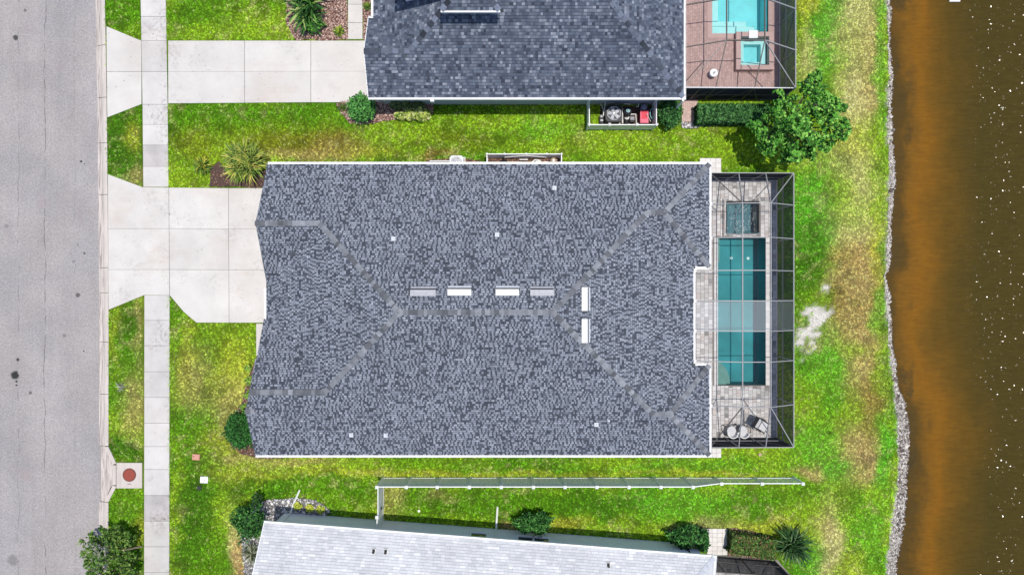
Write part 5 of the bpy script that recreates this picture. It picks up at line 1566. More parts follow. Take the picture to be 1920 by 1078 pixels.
for k in range(9):
    ya = gy0 + (gy1 - gy0) * k / 9; yb = gy0 + (gy1 - gy0) * (k + 1) / 9
    MB().box(gx_ - .012, gx_ + .012, yb + .004, ya - .004, .185, 1.655).build('board', M['white'], gt)
m_ = MB(); m_.bar((gx_ + .03, gy0 - .05, .25), (gx_ + .03, gy1 + .05, 1.60), .03, .05); m_.build('brace', M['vent_grey'], gt)
MB().box(gx_ + .02, gx_ + .07, gy1 + .08, gy1 + .2, .95, 1.1).build('latch', M['black'], gt)

# utility yard of the northern house
e1 = thing('fence', 'three sided white vinyl equipment fence against the northern house', 'fence', (6.3, 9.5, 0))
hh = 1.12
ex0, ex1 = P(1105, 0, hh)[0], P(1231, 0, hh)[0]; ey0 = 9.25; ey1 = 10.66
fence_run(e1, [(ex0, ey1), (ex0, ey0), (5.55, ey0), (7.10, ey0), (ex1, ey0), (ex1, ey1)], [hh] * 6, .10, board=.15)
# utility yard of the middle house
e2 = thing('fence', 'low white equipment fence against the north wall of the middle house', 'fence', (.8, 7.1, 0))
k_ = (H - 1.12) / F
fx0, fx1 = (913 - 960) * k_, (1053 - 960) * k_; fy1 = (539 - 289) * k_
fence_run(e2, [(fx0, 6.34), (fx0, fy1), (-.42, fy1), (.82, fy1), (1.98, fy1), (fx1, fy1), (fx1, 6.34)], [1.12] * 7, .09, board=.15, cap=False)
m_ = MB(); m_.bar((-.42, fy1 - .07, .5), (.82, fy1 - .07, 1.02), .03, .05); m_.build('brace', M['white'], e2)
m_ = MB(); m_.bar((1.98, fy1 - .07, .5), (.82, fy1 - .07, 1.02), .03, .05); m_.build('brace', M['white'], e2)

# ------------------------------------------------------------------ condensers and pool equipment
def condenser(name, label, x, y, h, s, case, guard, dark, n=8):
    t = thing(name, label, 'air conditioner', (x, y, 0))
    MB().box(x - s / 2 - .06, x + s / 2 + .06, y - s / 2 - .06, y + s / 2 + .06, -.02, .08).build('pad', M['concrete'], t)
    m = MB(); c = s * .14; hs2 = s / 2
    oct_ = [(x - hs2 + c, y - hs2), (x + hs2 - c, y - hs2), (x + hs2, y - hs2 + c), (x + hs2, y + hs2 - c), (x + hs2 - c, y + hs2), (x - hs2 + c, y + hs2), (x - hs2, y + hs2 - c), (x - hs2, y - hs2 + c)]
    m.prism(oct_, .08, h); m.build('case', case, t)
    r = s * .40
    m = MB(); m.lathe(x, y, [(r, h + .001), (r, h + .004)], 28); m.build('fan_well', dark, t)
    m = MB()
    for k in range(n):
        a0, a1 = 2 * math.pi * (k + .5) / n, 2 * math.pi * (k + 1.5) / n
        m.bar((x + r * 1.03 * math.cos(a0), y + r * 1.03 * math.sin(a0), h + .03), (x + r * 1.03 * math.cos(a1), y + r * 1.03 * math.sin(a1), h + .03), .03, .05)
    m.build('guard_ring', guard, t)
    for k in range(5):
        a = 2 * math.pi * k / 5 + .4
        m = MB(); ca2, sa2 = math.cos(a), math.sin(a)
        P_ = lambda rr, o, z: (x + rr * ca2 - o * sa2, y + rr * sa2 + o * ca2, z)
        m.face([P_(.07, -.05, h + .012), P_(r * .85, -.05, h + .010), P_(r * .9, .16, h + .026), P_(.09, .09, h + .022)]); m.build('fan_blade', M['ac_grey'], t)
    MB().lathe(x, y, [(.065, h + .01), (.065, h + .045), (.03, h + .055)], 14).build('hub', M['white'], t)
    m = MB()
    for rr in (.35, .6, .82):
        pts = [(x + r * rr * math.cos(a), y + r * rr * math.sin(a), h + .05) for a in np.linspace(0, 2 * math.pi, 19)]
        m.tube(pts, .004, 3)
    for k in range(12):
        a = 2 * math.pi * k / 12; m.tube([(x + .06 * math.cos(a), y + .06 * math.sin(a), h + .052), (x + r * math.cos(a), y + r * math.sin(a), h + .045)], .004, 3)
    m.build('grille', guard, t)
    return t
x, y = P(1151, 213, .85)
condenser('condenser', 'large dark condenser with octagonal fan guard inside the northern equipment fence', x, y, .85, .95, M['ac_dark'], M['ac_grey'], M['black'])
x, y = P(856, 305, .8)
condenser('condenser', 'white condenser half hidden under the eave of the middle house', x, y, .8, .80, M['ac_white'], M['ac_white'], M['vent_grey'], 16)

def pipe(label, pts, r=.026, grp='white plastic pipes in the northern equipment yard', mat=None):
    m = MB(); m.tube(pts, r, 6); o = m.build('pvc_pipe', mat or M['pvc'], origin=pts[0]); tag(o, label, 'pipe', grp)
def pp(u, v, z): return P(u, v, z) + (z,)
pipe('straight white pipe left of the dark condenser', [pp(1135.5, 191, .5), pp(1134, 200, .5), pp(1131, 218, .5)], .035)
pipe('short bent white pipe farthest left in the northern yard', [pp(1125.5, 196, .3), pp(1129, 199, .3), pp(1129.3, 204, .3)])
pipe('white pipe above the top left corner of the dark condenser', [pp(1138, 197, .35), pp(1141, 193.5, .35), pp(1152, 193, .35)])
pipe('white pipe curving round the right corner of the dark condenser', [pp(1154, 197, .4), pp(1164, 200, .4), pp(1167, 203, .4), pp(1167.5, 207, .4)])
pipe('straight white pipe under the eave above the black filter tank', [pp(1171, 195.5, .4), pp(1182, 195.5, .4)], .032)
pipe('hook shaped white pipe right of the filter tank', [pp(1193, 200.5, .4), pp(1197, 200, .4), pp(1197.3, 195, .4)], .03)
pipe('white elbow pipe running from the pump to the right', [pp(1181, 217, .4), pp(1184, 214.5, .4), pp(1192, 214.5, .4), pp(1193, 230, .1)], .036)
pipe('thick white pipe down the right side of the dark condenser', [pp(1168, 205, .6), pp(1167, 214, .6), pp(1167, 231, .3)], .045)
pipe('slanted white rod leaning beside the red bin', [pp(1213, 215, .7), pp(1221, 230, .15)], .024)
x, y = P(1178, 207.5, .95)
t = thing('pool_filter', 'black filter tank with pale blue ring in the northern equipment yard', 'pool filter', (x, y, 0))
MB().lathe(x, y, [(.24, 0), (.26, .1), (.26, .72), (.22, .84), (.12, .9)], 18).build('tank', M['black'], t)
MB().lathe(x, y, [(.115, .89), (.115, .95), (.055, .955), (.055, .90)], 18).build('collar', M['teal'], t)
MB().lathe(x, y, [(.03, .90), (.03, .99)], 8).build('gauge', M['white'], t)
x, y = P(1175.5, 222, .35)
t = thing('pool_pump', 'small pale pool pump with black body beside the dark condenser', 'pool pump', (x, y, 0))
m_ = MB(); m_.tube([(x - .02, y - .30, .22), (x, y - .05, .22)], .13, 12); m_.build('motor', M['black'], t)
m_ = MB(); m_.lathe(x, y + .05, [(.14, .05), (.15, .36), (.12, .42)], 14); m_.build('strainer', M['pvc'], t)
MB().lathe(x, y + .05, [(.08, .42), (.08, .45)], 12).build('strainer_lid', M['vent_grey'], t)
MB().box(x - .2, x + .2, y - .38, y + .25, -.02, .06).build('pad', M['concrete'], t)
x, y = P(1186, 222, .5)
t = thing('heat_pump_meter', 'ribbed black control unit between the pump and the red bin', 'control unit', (x, y, 0))
MB().box(x - .13, x + .13, y - .20, y + .20, 0, .42).build('case', M['black'], t)
for k in range(4): MB().box(x - .12, x + .12, y - .17 + k * .1, y - .12 + k * .1, .421, .46).build('fin', M['ac_grey'] if k in (1, 2) else M['vent_dark'], t)
x, y = P(1129, 223, .5)
t = thing('pipe_manifold', 'dark ribbed pipe manifold on the left of the northern equipment yard', 'pipe manifold', (x, y, 0))
MB().box(x - .12, x + .12, y - .2, y + .22, 0, .3).build('body', M['black'], t)
for k in range(4): m_ = MB(); m_.lathe(x, y - .16 + k * .11, [(.09, .3), (.09, .36), (.04, .37)], 10); m_.build('valve', M['ac_grey'] if k % 2 else M['vent_dark'], t)
x, y = P(1208, 219, .55)
t = thing('storage_bin', 'bright red storage bin with a paler faded rim in the equipment yard', 'storage bin', (x, y, 0))
MB().box(x - .20, x + .22, y - .34, y + .34, 0, .50).build('body', M['pinkred'], t)
m_ = MB(); m_.box(x - .225, x + .245, y - .365, y + .365, .50, .54); m_.build('rim', M['pinkred'], t)
MB().box(x - .15, x + .17, y - .12, y + .33, .541, .56).build('lid', M['red'], t)
MB().box(x - .15, x + .17, y - .34, y - .16, .541, .553).build('front_lid', M['pinkred'], t)
x, y = P(1208.5, 200, .6)
tag(MB().lathe(x, y, [(.05, .0), (.19, .02), (.20, .45), (.17, .55), (.08, .60)], 16).build('bucket', M['bluegrey'], origin=(x, y, 0)), 'blue grey rounded bucket behind the red bin', 'bucket')
x, y = P(1224, 213, .4)
m_ = MB()
for k in range(5):
    pts = [(x + (.13 + .012 * k) * math.cos(a) + R.uniform(-.02, .02), y + .30 * math.sin(a) + R.uniform(-.02, .02), .08 + .09 * k + .02 * math.sin(3 * a)) for a in np.linspace(0, 6.1, 16)]
    m_.tube(pts, .028, 5)
tag(m_.build('garden_hose', M['teal'], origin=(x, y, 0)), 'coil of pale teal hose between red bin and fence', 'hose')
# middle house yard
g2 = 'white plastic pipes beside the middle house'
pipe('short white pipe lying on brown mulch by the middle house', [pp(974, 299.5, .25), pp(990, 299.5, .25)], .04, g2)
pipe('thick white pipe running along the wall of the middle house', [pp(952, 305.5, .4), pp(975, 305.5, .4), pp(990, 307, .4)], .07, g2)
pipe('bent white pipe near the right end of the middle equipment fence', [pp(996, 306, .35), pp(1003, 300, .35), pp(1012, 301, .35), pp(1016, 307, .35)], .045, g2)
x, y = P(1038, 301, .5)
t = thing('pool_filter', 'pale round filter tank at the right end of the middle equipment fence', 'pool filter', (x, y, 0))
MB().lathe(x, y, [(.17, 0), (.19, .08), (.19, .40), (.12, .5)], 16).build('tank', M['stake'], t); MB().lathe(x, y, [(.07, .5), (.07, .54)], 10).build('cap', M['pvc'], t)
x, y = P(944, 308, .5)
tag(MB().lathe(x, y, [(.3, 0), (.31, .3), (.24, .42), (.05, .48)], 16).build('pump_cover', M['black'], origin=(x, y, 0)), 'black domed pump cover under the eave of the middle house', 'cover')
for k, (u, v) in enumerate(((1008, 305), (1023, 306))):
    x, y = P(u, v, .4)
    t = thing('valve_box', ['white valve box with dark handle left of the pale filter tank', 'white valve box right beside the pale filter tank'][k], 'valve', (x, y, 0))
    MB().box(x - .12, x + .12, y - .1, y + .1, 0, .34).build('body', M['white'], t)
    m_ = MB(); m_.bar((x - .08, y - .02, .37), (x + .09, y + .04, .37), .03, .03); m_.build('handle', M['black'], t)
x0, y0 = P(806, 302, .5); x1, _ = P(843, 302, .5)
t = thing('trellis', 'low white framed dark panel left of the white condenser', 'panel', ((x0 + x1) / 2, y0, 0))
m_ = MB(); m_.bar((x0, y0, .5), (x1, y0, .5), .04, .04); m_.build('top_rail', M['white'], t)
for x in (x0, x1): MB().box(x - .02, x + .02, y0 - .02, y0 + .02, 0, .478).build('post', M['white'], t)
MB().box(x0 + .02, x1 - .02, y0 - .012, y0 + .008, .05, .475).build('panel', M['vent_dark'], t)

# ------------------------------------------------------------------ small lawn boxes, float on the pond
def lawn_box(u, v, sx, sy, mat, label, dot=None, ang=0, z=.06):
    x, y = P(u, v)
    t = thing('utility_box', label, 'utility box', (x, y, 0))
    m = MB(); m.obox(x, y, -.1, z, sx, sy, ang, taper=.97); m.build('box', mat, t)
    m = MB(); m.obox(x, y, z + .001, z + .014, sx * .84, sy * .82, ang); m.build('lid', mat, t)
    if dot: m = MB(); m.lathe(x + dot[0], y + dot[1], [(.028, z + .01), (.028, z + .022)], 10); m.build('lock', M['black'], t)
lawn_box(368.2, 856.3, .44, .35, M['util_pink'], 'faded pink utility box lid sunk in the front lawn', (-.13, .05), -.08)
lawn_box(383.3, 898.8, .46, .38, M['white'], 'white utility box lid sunk in the front lawn', (.06, -.01), -.05)
lawn_box(374.2, 914.0, .25, .27, M['util_dark'], 'small dark square utility lid below the white lid', None, .05)
x, y = P(785.5, 957.5); tag(MB().lathe(x, y, [(.08, -.02), (.075, .03), (.03, .05)], 12).build('irrigation_cap', M['white'], origin=(x, y, 0)), 'tiny white cap in the grass south of the long fence', 'irrigation cap')
x, y = P(1425, 852); tag(MB().lathe(x, y, [(.10, -.02), (.10, .03), (.05, .04)], 12).build('irrigation_cap', M['stake'], origin=(x, y, 0)), 'small tan cap in the grass below the teal pool cage', 'irrigation cap')
x, y = P(1330, 0, .25)[0], P(0, 853, .25)[1]
x, y = P(1788.5, 3.2, WZ)
t = thing('float', 'slim white float drifting on the pond at the top edge of the photo', 'float', (x, y, WZ))
m_ = MB(); m_.tube([(x - .30, y, WZ + .04), (x - .2, y, WZ + .05), (x + .2, y, WZ + .05), (x + .32, y + .01, WZ + .04)], .055, 8); m_.build('hull', M['white'], t)
m_ = MB(); m_.tube([(x - .08, y + .05, WZ + .08), (x - .08, y + .3, WZ + .1)], .03, 6); m_.build('stem', M['white'], t)
MB().box(x - .06, x + .12, y + .06, y + .22, WZ, WZ + .12).build('seat', M['bluegrey'], t)

# ------------------------------------------------------------------ planting
def leaf_quads(pos, size, rg, cols, up=.55, asp=.55, jit=.5):
    """pos (n,3) -> pointed leaf quads of random direction"""
    n = len(pos)
    nrm = rg.normal(size=(n, 3)); nrm[:, 2] = np.abs(nrm[:, 2]) + up * 2
    nrm /= np.linalg.norm(nrm, axis=1, keepdims=True)
    d = rg.normal(size=(n, 3)); d -= nrm * (d * nrm).sum(1, keepdims=True); d /= np.linalg.norm(d, axis=1, keepdims=True)
    s = np.cross(nrm, d)
    L = (size * rg.uniform(1 - jit, 1 + jit, n))[:, None]
    a = pos - d * L * .5; b = pos + s * L * asp * .5 + nrm * L * .06; c = pos + d * L * .5 - nrm * L * .08; e = pos - s * L * asp * .5 + nrm * L * .06
    V = np.stack([a, b, c, e], 1)
    return V, cols

def vcol(rg, n, pal, probs=None, jit=.2):
    i = rg.choice(len(pal), n, p=probs)
    return np.array(pal)[i] * rg.uniform(1 - jit, 1 + jit, (n, 1))

G_DARK = [(.030, .115, .020), (.050, .175, .028), (.085, .25, .040), (.16, .37, .06), (.016, .055, .012)]
G_OLIVE = [(.075, .125, .025), (.12, .18, .035), (.21, .27, .06), (.04, .065, .015), (.32, .35, .12)]
G_LIGHT = [(.12, .27, .04), (.20, .36, .05), (.08, .19, .03), (.36, .46, .08)]
G_VARIE = [(.45, .52, .12), (.60, .62, .28), (.28, .36, .06), (.10, .17, .03)]

def shell_points(rg, n, c, r, lump=.25, seed=1, lo=-.35, inner=.45):
    """points in the outer part of a lumpy ellipsoid"""
    d = rg.normal(size=(n * 2, 3)); d /= np.linalg.norm(d, axis=1, keepdims=True)
    d = d[d[:, 2] > lo][:n]
    f = np.random.default_rng(seed).normal(size=(6, 3)); f /= np.linalg.norm(f, axis=1, keepdims=True)
    l = np.zeros(len(d))
    for k in range(6): l += np.sin((d @ f[k]) * (4.5 + k) + k)
    l = 1 + lump * l / 3
    rad = (rg.random(len(d)) ** .45) * (1 - inner) + inner
    out = rg.random(len(d)) < .10
    rad = np.where(out, rg.uniform(1.0, 1.18, len(d)), rad)
    return np.array(c) + d * np.array(r) * (rad * l)[:, None]

def finish(V, C, name, root):
    n = len(V)
    return npobj(name, V.reshape(-1, 3), np.arange(n * 4).reshape(n, 4), C, M['leaf'], root)

def bush(name, label, cat, u, v, z, r, n, size, pal, seed, group=None, lump=.22, probs=None, asp=.55, stem=True, twigs=0):
    """(u, v): centre of the crown in the photograph at height z"""
    rg = np.random.default_rng(seed)
    x, y = P(u, v, z)
    t = thing(name, label, cat, (x, y, 0), group)
    pos = shell_points(rg, n, (x, y, z), r, lump, seed)
    pos[:, 2] = np.maximum(pos[:, 2], .03)
    V, C = leaf_quads(pos, size, rg, vcol(rg, len(pos), pal, probs), asp=asp)
    finish(V, C, 'foliage', t)
    if stem:
        m = MB()
        for k in range(5):
            a = R.uniform(0, 6.28); m.tube([(x, y, 0), (x + r[0] * .4 * math.cos(a), y + r[1] * .4 * math.sin(a), z), (x + r[0] * .75 * math.cos(a), y + r[1] * .75 * math.sin(a), z + r[2] * .5)], .03, 5, r2=.008)
        m.build('stem', M['bark'], t)
    return t

def blades(name, label, cat, u, v, z0, n, L, w, pal, seed, droop=.7, group=None, tilt=(.1, 1.25), probs=None, segs=4, core=.05, stem_h=0.0, offs=None):
    """rosette of arching narrow leaves"""
    rg = np.random.default_rng(seed)
    x, y = P(u, v, z0)
    t = thing(name, label, cat, (x, y, 0), group)
    Vs = []; Cs = []
    for k in range(n):
        az = rg.uniform(0, 6.283); el = rg.uniform(*tilt)      # angle from vertical
        l = L * rg.uniform(.65, 1.1); ww = w * rg.uniform(.7, 1.2)
        cx = x + rg.uniform(-core, core); cy = y + rg.uniform(-core, core); cz = z0 + stem_h
        if offs is not None:
            ox, oy, oz = offs[rg.integers(len(offs))]; cx += ox; cy += oy; cz += oz
        pts = []; e = el
        px_, py_, pz_ = cx, cy, cz
        for s in range(segs + 1):
            pts.append((px_, py_, pz_))
            st = l / segs
            px_ += math.sin(e) * math.cos(az) * st; py_ += math.sin(e) * math.sin(az) * st; pz_ += math.cos(e) * st
            e += droop / segs * rg.uniform(.6, 1.3)
        sx_, sy_ = -math.sin(az), math.cos(az)
        col = np.array(pal[rg.choice(len(pal), p=probs)]) * rg.uniform(.8, 1.2)
        prof_ = [.55, 1.0, .85, .55, .05] if segs == 4 else list(np.linspace(1, .05, segs + 1))
        for s in range(segs):
            wa, wb = ww * prof_[s] / 2, ww * prof_[s + 1] / 2
            a, b = pts[s], pts[s + 1]
            Vs.append([(a[0] - sx_ * wa, a[1] - sy_ * wa, a[2]), (b[0] - sx_ * wb, b[1] - sy_ * wb, b[2]), (b[0] + sx_ * wb, b[1] + sy_ * wb, b[2]), (a[0] + sx_ * wa, a[1] + sy_ * wa, a[2])])
            Cs.append(col)
    V = np.array(Vs); V[..., 2] = np.maximum(V[..., 2], .02)
    finish(V, np.array(Cs), 'leaves', t)
    if stem_h > .05: MB().lathe(x, y, [(.09, 0), (.07, z0 + stem_h)], 8).build('stem', M['bark'], t)
    return t

# mulch beds
def bed(name, label, pix, mat, z=.025):
    pts = [P(u, v) for u, v in pix]
    # wobble the outline
    out = []
    for i in range(len(pts)):
        a, b = pts[i], pts[(i + 1) % len(pts)]
        n = max(1, int(math.hypot(b[0] - a[0], b[1] - a[1]) / .35))
        for k in range(n):
            f = k / n; out.append((a[0] + (b[0] - a[0]) * f + R.uniform(-.04, .04), a[1] + (b[1] - a[1]) * f + R.uniform(-.04, .04)))
    o = MB().prism(out, -.05, z).build(name, mat)
    tag(o, label, None, kind='structure')
    return out
def scatter(poly, n, rg):
    xs = [p[0] for p in poly]; ys = [p[1] for p in poly]
    x = rg.uniform(min(xs), max(xs), n); y = rg.uniform(min(ys), max(ys), n)
    k = inpoly(x, y, poly)
    return x[k], y[k]
def chips(name, label, poly, n, size, pal, seed, z=.03, asp=.4):
    rg = np.random.default_rng(seed)
    x, y = scatter(poly, n, rg)
    pos = np.stack([x, y, z + rg.uniform(0, .03, len(x))], 1)
    V, C = leaf_quads(pos, size, rg, vcol(rg, len(x), pal), up=1.5, asp=asp)
    o = npobj(name, V.reshape(-1, 3), np.arange(len(V) * 4).reshape(-1, 4), C, M['chip'])
    tag(o, label, None, kind='stuff')
def pebbles(name, label, x, y, zf, size, pal, seed):
    rg = np.random.default_rng(seed)
    n = len(x); s = size * rg.lognormal(0, .35, n); z = zf + s * .15
    o6 = np.array([(1, 0, 0), (0, 1, 0), (-1, 0, 0), (0, -1, 0), (0, 0, .7), (0, 0, -.5)], float)
    jit = 1 + rg.uniform(-.3, .3, (n, 6, 1))
    a = rg.uniform(0, 6.28, n); ca_, sa_ = np.cos(a), np.sin(a)
    v = o6[None] * jit * s[:, None, None]
    v[:, :, 0] *= 1.25
    vx = v[..., 0] * ca_[:, None] - v[..., 1] * sa_[:, None]; vy = v[..., 0] * sa_[:, None] + v[..., 1] * ca_[:, None]
    V = np.stack([vx + x[:, None], vy + y[:, None], v[..., 2] + z[:, None]], -1)
    f = np.array([(0, 1, 4), (1, 2, 4), (2, 3, 4), (3, 0, 4), (1, 0, 5), (2, 1, 5), (3, 2, 5), (0, 3, 5)])
    Fc = (np.arange(n)[:, None, None] * 6 + f[None]).reshape(-1, 3)
    C = np.repeat(vcol(rg, n, pal, jit=.15), 8, 0)
    o = npobj(name, V.reshape(-1, 3), Fc, C, M['stone'])
    tag(o, label, None, kind='stuff')

PINK = [(.42, .25, .21), (.56, .38, .32), (.27, .14, .115), (.64, .49, .42), (.15, .08, .065)]
BRN = [(.20, .10, .06), (.32, .17, .10), (.11, .06, .045), (.42, .26, .17)]
GRY = [(.46, .44, .43), (.64, .62, .60), (.27, .255, .26), (.76, .74, .72), (.17, .16, .17)]
BEDS = []
p = bed('mulch_bed', 'bed of pinkish wood chips beside the northern front path', [(540, -20), (536, 42), (546, 60), (556, 75.5), (651.5, 75.5), (651.5, -20)], M['mulch']); BEDS.append(p)
chips('wood_chips', 'pinkish wood chips beside the northern front path', p, 5200, .11, PINK, 51)
p = bed('mulch_bed', 'narrow chip bed between path and northern house', [(681, -20), (681, 76), (690, 76), (712, 60), (712, -20)], M['mulch']); BEDS.append(p)
chips('wood_chips', 'pinkish chips between path and northern house', p, 1100, .11, PINK, 52)
p = bed('mulch_bed', 'chip bed with bushes at the corner of the northern house', [(630, 196), (641, 214), (655, 231), (690, 234), (728, 226), (800, 224), (812, 214), (814, 186), (660, 186)], M['mulch']); BEDS.append(p)
chips('wood_chips', 'pinkish chips under the bushes by the northern house', p, 3600, .11, PINK, 53)
p = bed('mulch_bed', 'dark mulch under the yellow green palm', [(392, 351), (396, 316), (412, 303), (430, 330), (450, 340), (495, 320), (548, 320), (548, 351)], M['mulch']); BEDS.append(p)
chips('wood_chips', 'dark chips under the yellow green palm', p, 700, .09, BRN + [(.07, .045, .04)], 54)
p = bed('mulch_bed', 'curved bed along the street front of the middle house', [(482, 667), (463, 712), (456, 752), (432, 784), (424, 806), (432, 832), (452, 850), (476, 858), (530, 858), (530, 667)], M['mulch']); BEDS.append(p)
chips('wood_chips', 'brown chips along the street front of the middle house', p, 3000, .10, BRN + PINK[:2], 55)
p = bed('mulch_bed', 'brown mulch inside the low equipment fence of the middle house', [(914, 292), (1052, 292), (1052, 330), (914, 330)], M['mulch']); BEDS.append(p)
chips('wood_chips', 'brown chips inside the low equipment fence', p, 2600, .10, BRN, 56)
p = bed('mulch_bed', 'thin mulch strip left of the white condenser', [(800, 300), (840, 299), (845, 296), (870, 299), (910, 304), (910, 330), (800, 330)], M['mulch']); BEDS.append(p)
chips('wood_chips', 'brown chips left of the white condenser', p, 900, .09, BRN, 57)
p = bed('mulch_bed', 'dark soil inside the northern equipment fence', [(1125, 200), (1232, 200), (1232, 240), (1125, 240)], M['mulch'], .02); BEDS.append(p)
p = bed('gravel_bed', 'grey gravel bed at the corner of the southern house', [(452, 1005), (462, 965), (472, 945), (498, 937), (520, 936), (556, 933), (590, 937), (608, 947), (620, 959), (560, 985), (530, 990), (520, 1100), (462, 1100)], M['conc_edge']); BEDS.append(p)
rg = np.random.default_rng(60); x, y = scatter(p, 7000, rg)
pebbles('gravel', 'grey and white gravel at the corner of the southern house', x, y, np.full(len(x), .03), .042, GRY, 61)
p = bed('mulch_bed', 'dry mulch round the hedges by the southern pool cage', [(1250, 992), (1290, 992), (1312, 986), (1324, 989), (1324, 1030), (1300, 1030), (1262, 1022)], M['mulch']); BEDS.append(p)
chips('wood_chips', 'dry chips left of the southern paver landing', p, 900, .10, PINK + BRN, 62)
p = bed('mulch_bed', 'dry mulch along the hedge right of the southern paver landing', [(1365, 990), (1395, 992), (1440, 1003), (1452, 1012), (1452, 1050), (1365, 1040)], M['mulch']); BEDS.append(p)
chips('wood_chips', 'dry chips along the hedge right of the southern paver landing', p, 1500, .10, PINK + BRN, 63)
p = bed('gravel_bed', 'small patch of pale gravel below the brick path', [(1278, 231), (1309, 231), (1322, 236), (1300, 241), (1280, 239)], M['joint']); BEDS.append(p)
rg = np.random.default_rng(64); x, y = scatter(p, 700, rg); pebbles('gravel', 'pale gravel at the foot of the pink brick path', x, y, np.full(len(x), .03), .04, GRY, 65)

# --- northern front bed
blades('palm_shrub', 'big dark green arching palm shrub in the pink chip bed', 'palm', 577, 18, .5, 190, 1.35, .13, [(.03, .10, .02), (.06, .17, .03), (.10, .26, .04), (.02, .055, .015), (.30, .38, .12)], 101, droop=1.0, tilt=(.15, 1.5), offs=[(-.3, .3, 0), (.3, .2, .1), (.1, -.4, -.1), (-.25, -.2, 0), (.35, .6, .1), (0, .9, .1)], stem_h=.15)
bush('shrub', 'bright green fern clump in front of the big dark palm shrub', 'shrub', 585, 45, .4, (.62, .5, .35), 700, .19, [(.06, .20, .03), (.10, .30, .04), (.03, .10, .02)], 102, asp=.35)
blades('small_shrub', 'small yellow green rosette near the end of the northern front path', 'shrub', 637, 60, .12, 70, .42, .07, [(.16, .26, .03), (.30, .36, .05), (.06, .14, .02)], 103, tilt=(.2, 1.5))
blades('small_shrub', 'small green rosette between path and the house gutter', 'shrub', 690, 12, .12, 60, .34, .07, [(.10, .2, .03), (.25, .32, .06), (.05, .12, .02)], 104, tilt=(.2, 1.5))
bush('round_bush', 'round dark green bush at the corner of the northern driveway', 'bush', 677.5, 203, .75, (.72, .72, .62), 2100, .15, [(.045, .17, .035), (.075, .26, .05), (.14, .38, .08), (.018, .07, .018)], 105, lump=.12)
blades('grass_tuft', 'low dark grass tuft left of the round bush', 'grass tuft', 643, 203, .05, 60, .42, .035, [(.06, .11, .02), (.12, .18, .04)], 106, tilt=(.2, 1.4))
for k, (u, v, n, r, lab) in enumerate(((752, 217, 150, .30, 'small yellow variegated shrub nearest the round bush'), (769, 214, 260, .42, 'yellow variegated shrub in the middle of its row'), (789, 214, 300, .45, 'broad yellow variegated shrub at the right end of its row'))):
    bush('variegated_shrub', lab, 'shrub', u, v, .3, (r, r * .75, .25), n, .20, G_VARIE, 110 + k, 'variegated shrubs by the northern house', asp=.8)
for k, (u, lab) in enumerate(((743, 'dark shrub in the eave shade, left of the row'), (762, 'dark shrub in the eave shade, middle of the row'), (784, 'dark shrub in the eave shade, right of the row'))):
    bush('shaded_shrub', lab, 'shrub', u, 197, .4, (.32, .26, .32), 240, .17, [(.10, .15, .05), (.18, .22, .09), (.05, .09, .03)], 120 + k, 'shaded shrubs under the northern eave', asp=.8)
# --- middle house
blades('palm_shrub', 'large yellow green fan palm clump beside the middle driveway', 'palm', 459, 306, .8, 560, 1.05, .085, [(.13, .21, .04), (.24, .32, .055), (.40, .42, .08), (.07, .12, .03), (.55, .47, .12)], 130, droop=.9, tilt=(.05, 1.6), offs=[(0, 0, .1), (.45, .25, 0), (-.4, .3, 0), (.3, -.4, 0), (-.35, -.35, -.05), (.05, .55, 0), (.5, -.1, 0)], stem_h=.1, probs=[.25, .3, .2, .15, .1])
blades('small_shrub', 'small green rosette with yellow rim left of the fan palm clump', 'shrub', 379.5, 312, .25, 150, .62, .085, [(.09, .20, .03), (.22, .29, .04), (.44, .40, .05), (.05, .12, .02)], 131, droop=.8, tilt=(.1, 1.55))
bush('groundcover_bush', 'dense dark green bush against the street corner of the middle house', 'bush', 452, 806, .4, (.92, 1.02, .42), 3200, .13, [(.018, .08, .016), (.03, .13, .025), (.05, .19, .035), (.012, .045, .010)], 132, lump=.10)
for k, (u, v, r, lab) in enumerate(((459, 766, .34, 'dark leafy shrub just above the dense corner bush'), (466, 714, .30, 'small green shrub high in the curved front bed'), (464, 741, .26, 'small pale green shrub midway down the curved front bed'), (462, 690, .16, 'tiny shrub near the tip of the curved front bed'))):
    bush('small_shrub', lab, 'shrub', u + 4, v, .25, (r, r, .22), 160, .13, G_LIGHT, 140 + k, 'small shrubs in the curved front bed')
# --- southern house
bush('shrub', 'loose dark green shrub at the corner of the southern house', 'shrub', 466, 975, .9, (.80, .95, .75), 1500, .17, [(.02, .085, .018), (.04, .14, .025), (.075, .21, .04), (.012, .04, .01)], 150, lump=.35, asp=.5)
bush('sapling_top', 'dark leafy sprig rising above the corner shrub', 'shrub', 482, 938, .7, (.26, .42, .35), 170, .16, [(.02, .05, .015), (.03, .085, .02)], 151, lump=.3)
blades('grass_clump', 'fresh green strappy clump below the corner shrub', 'grass clump', 478, 990, .3, 90, .75, .06, [(.08, .2, .03), (.14, .28, .05), (.05, .12, .02)], 152, tilt=(.3, 1.5))
blades('grass_clump', 'grey green ornamental grass at the left wall of the southern house', 'grass clump', 474, 1036, .3, 190, .80, .04, [(.10, .13, .06), (.22, .24, .14), (.05, .07, .03), (.40, .40, .30)], 153, tilt=(.3, 1.55))
for k, (u, v, lab) in enumerate(((558, 948, 'yellow shrub nearest the diagonal downspout'), (580.5, 951.5, 'yellow shrub in the middle of the gravel bed'), (600.5, 955, 'yellow shrub at the right tip of the gravel bed'))):
    bush('yellow_shrub', lab, 'shrub', u, v, .14, (.24, .2, .15), 110, .13, [(.45, .52, .05), (.30, .42, .04), (.60, .60, .10)], 160 + k, 'yellow shrubs in the gravel bed', stem=False)
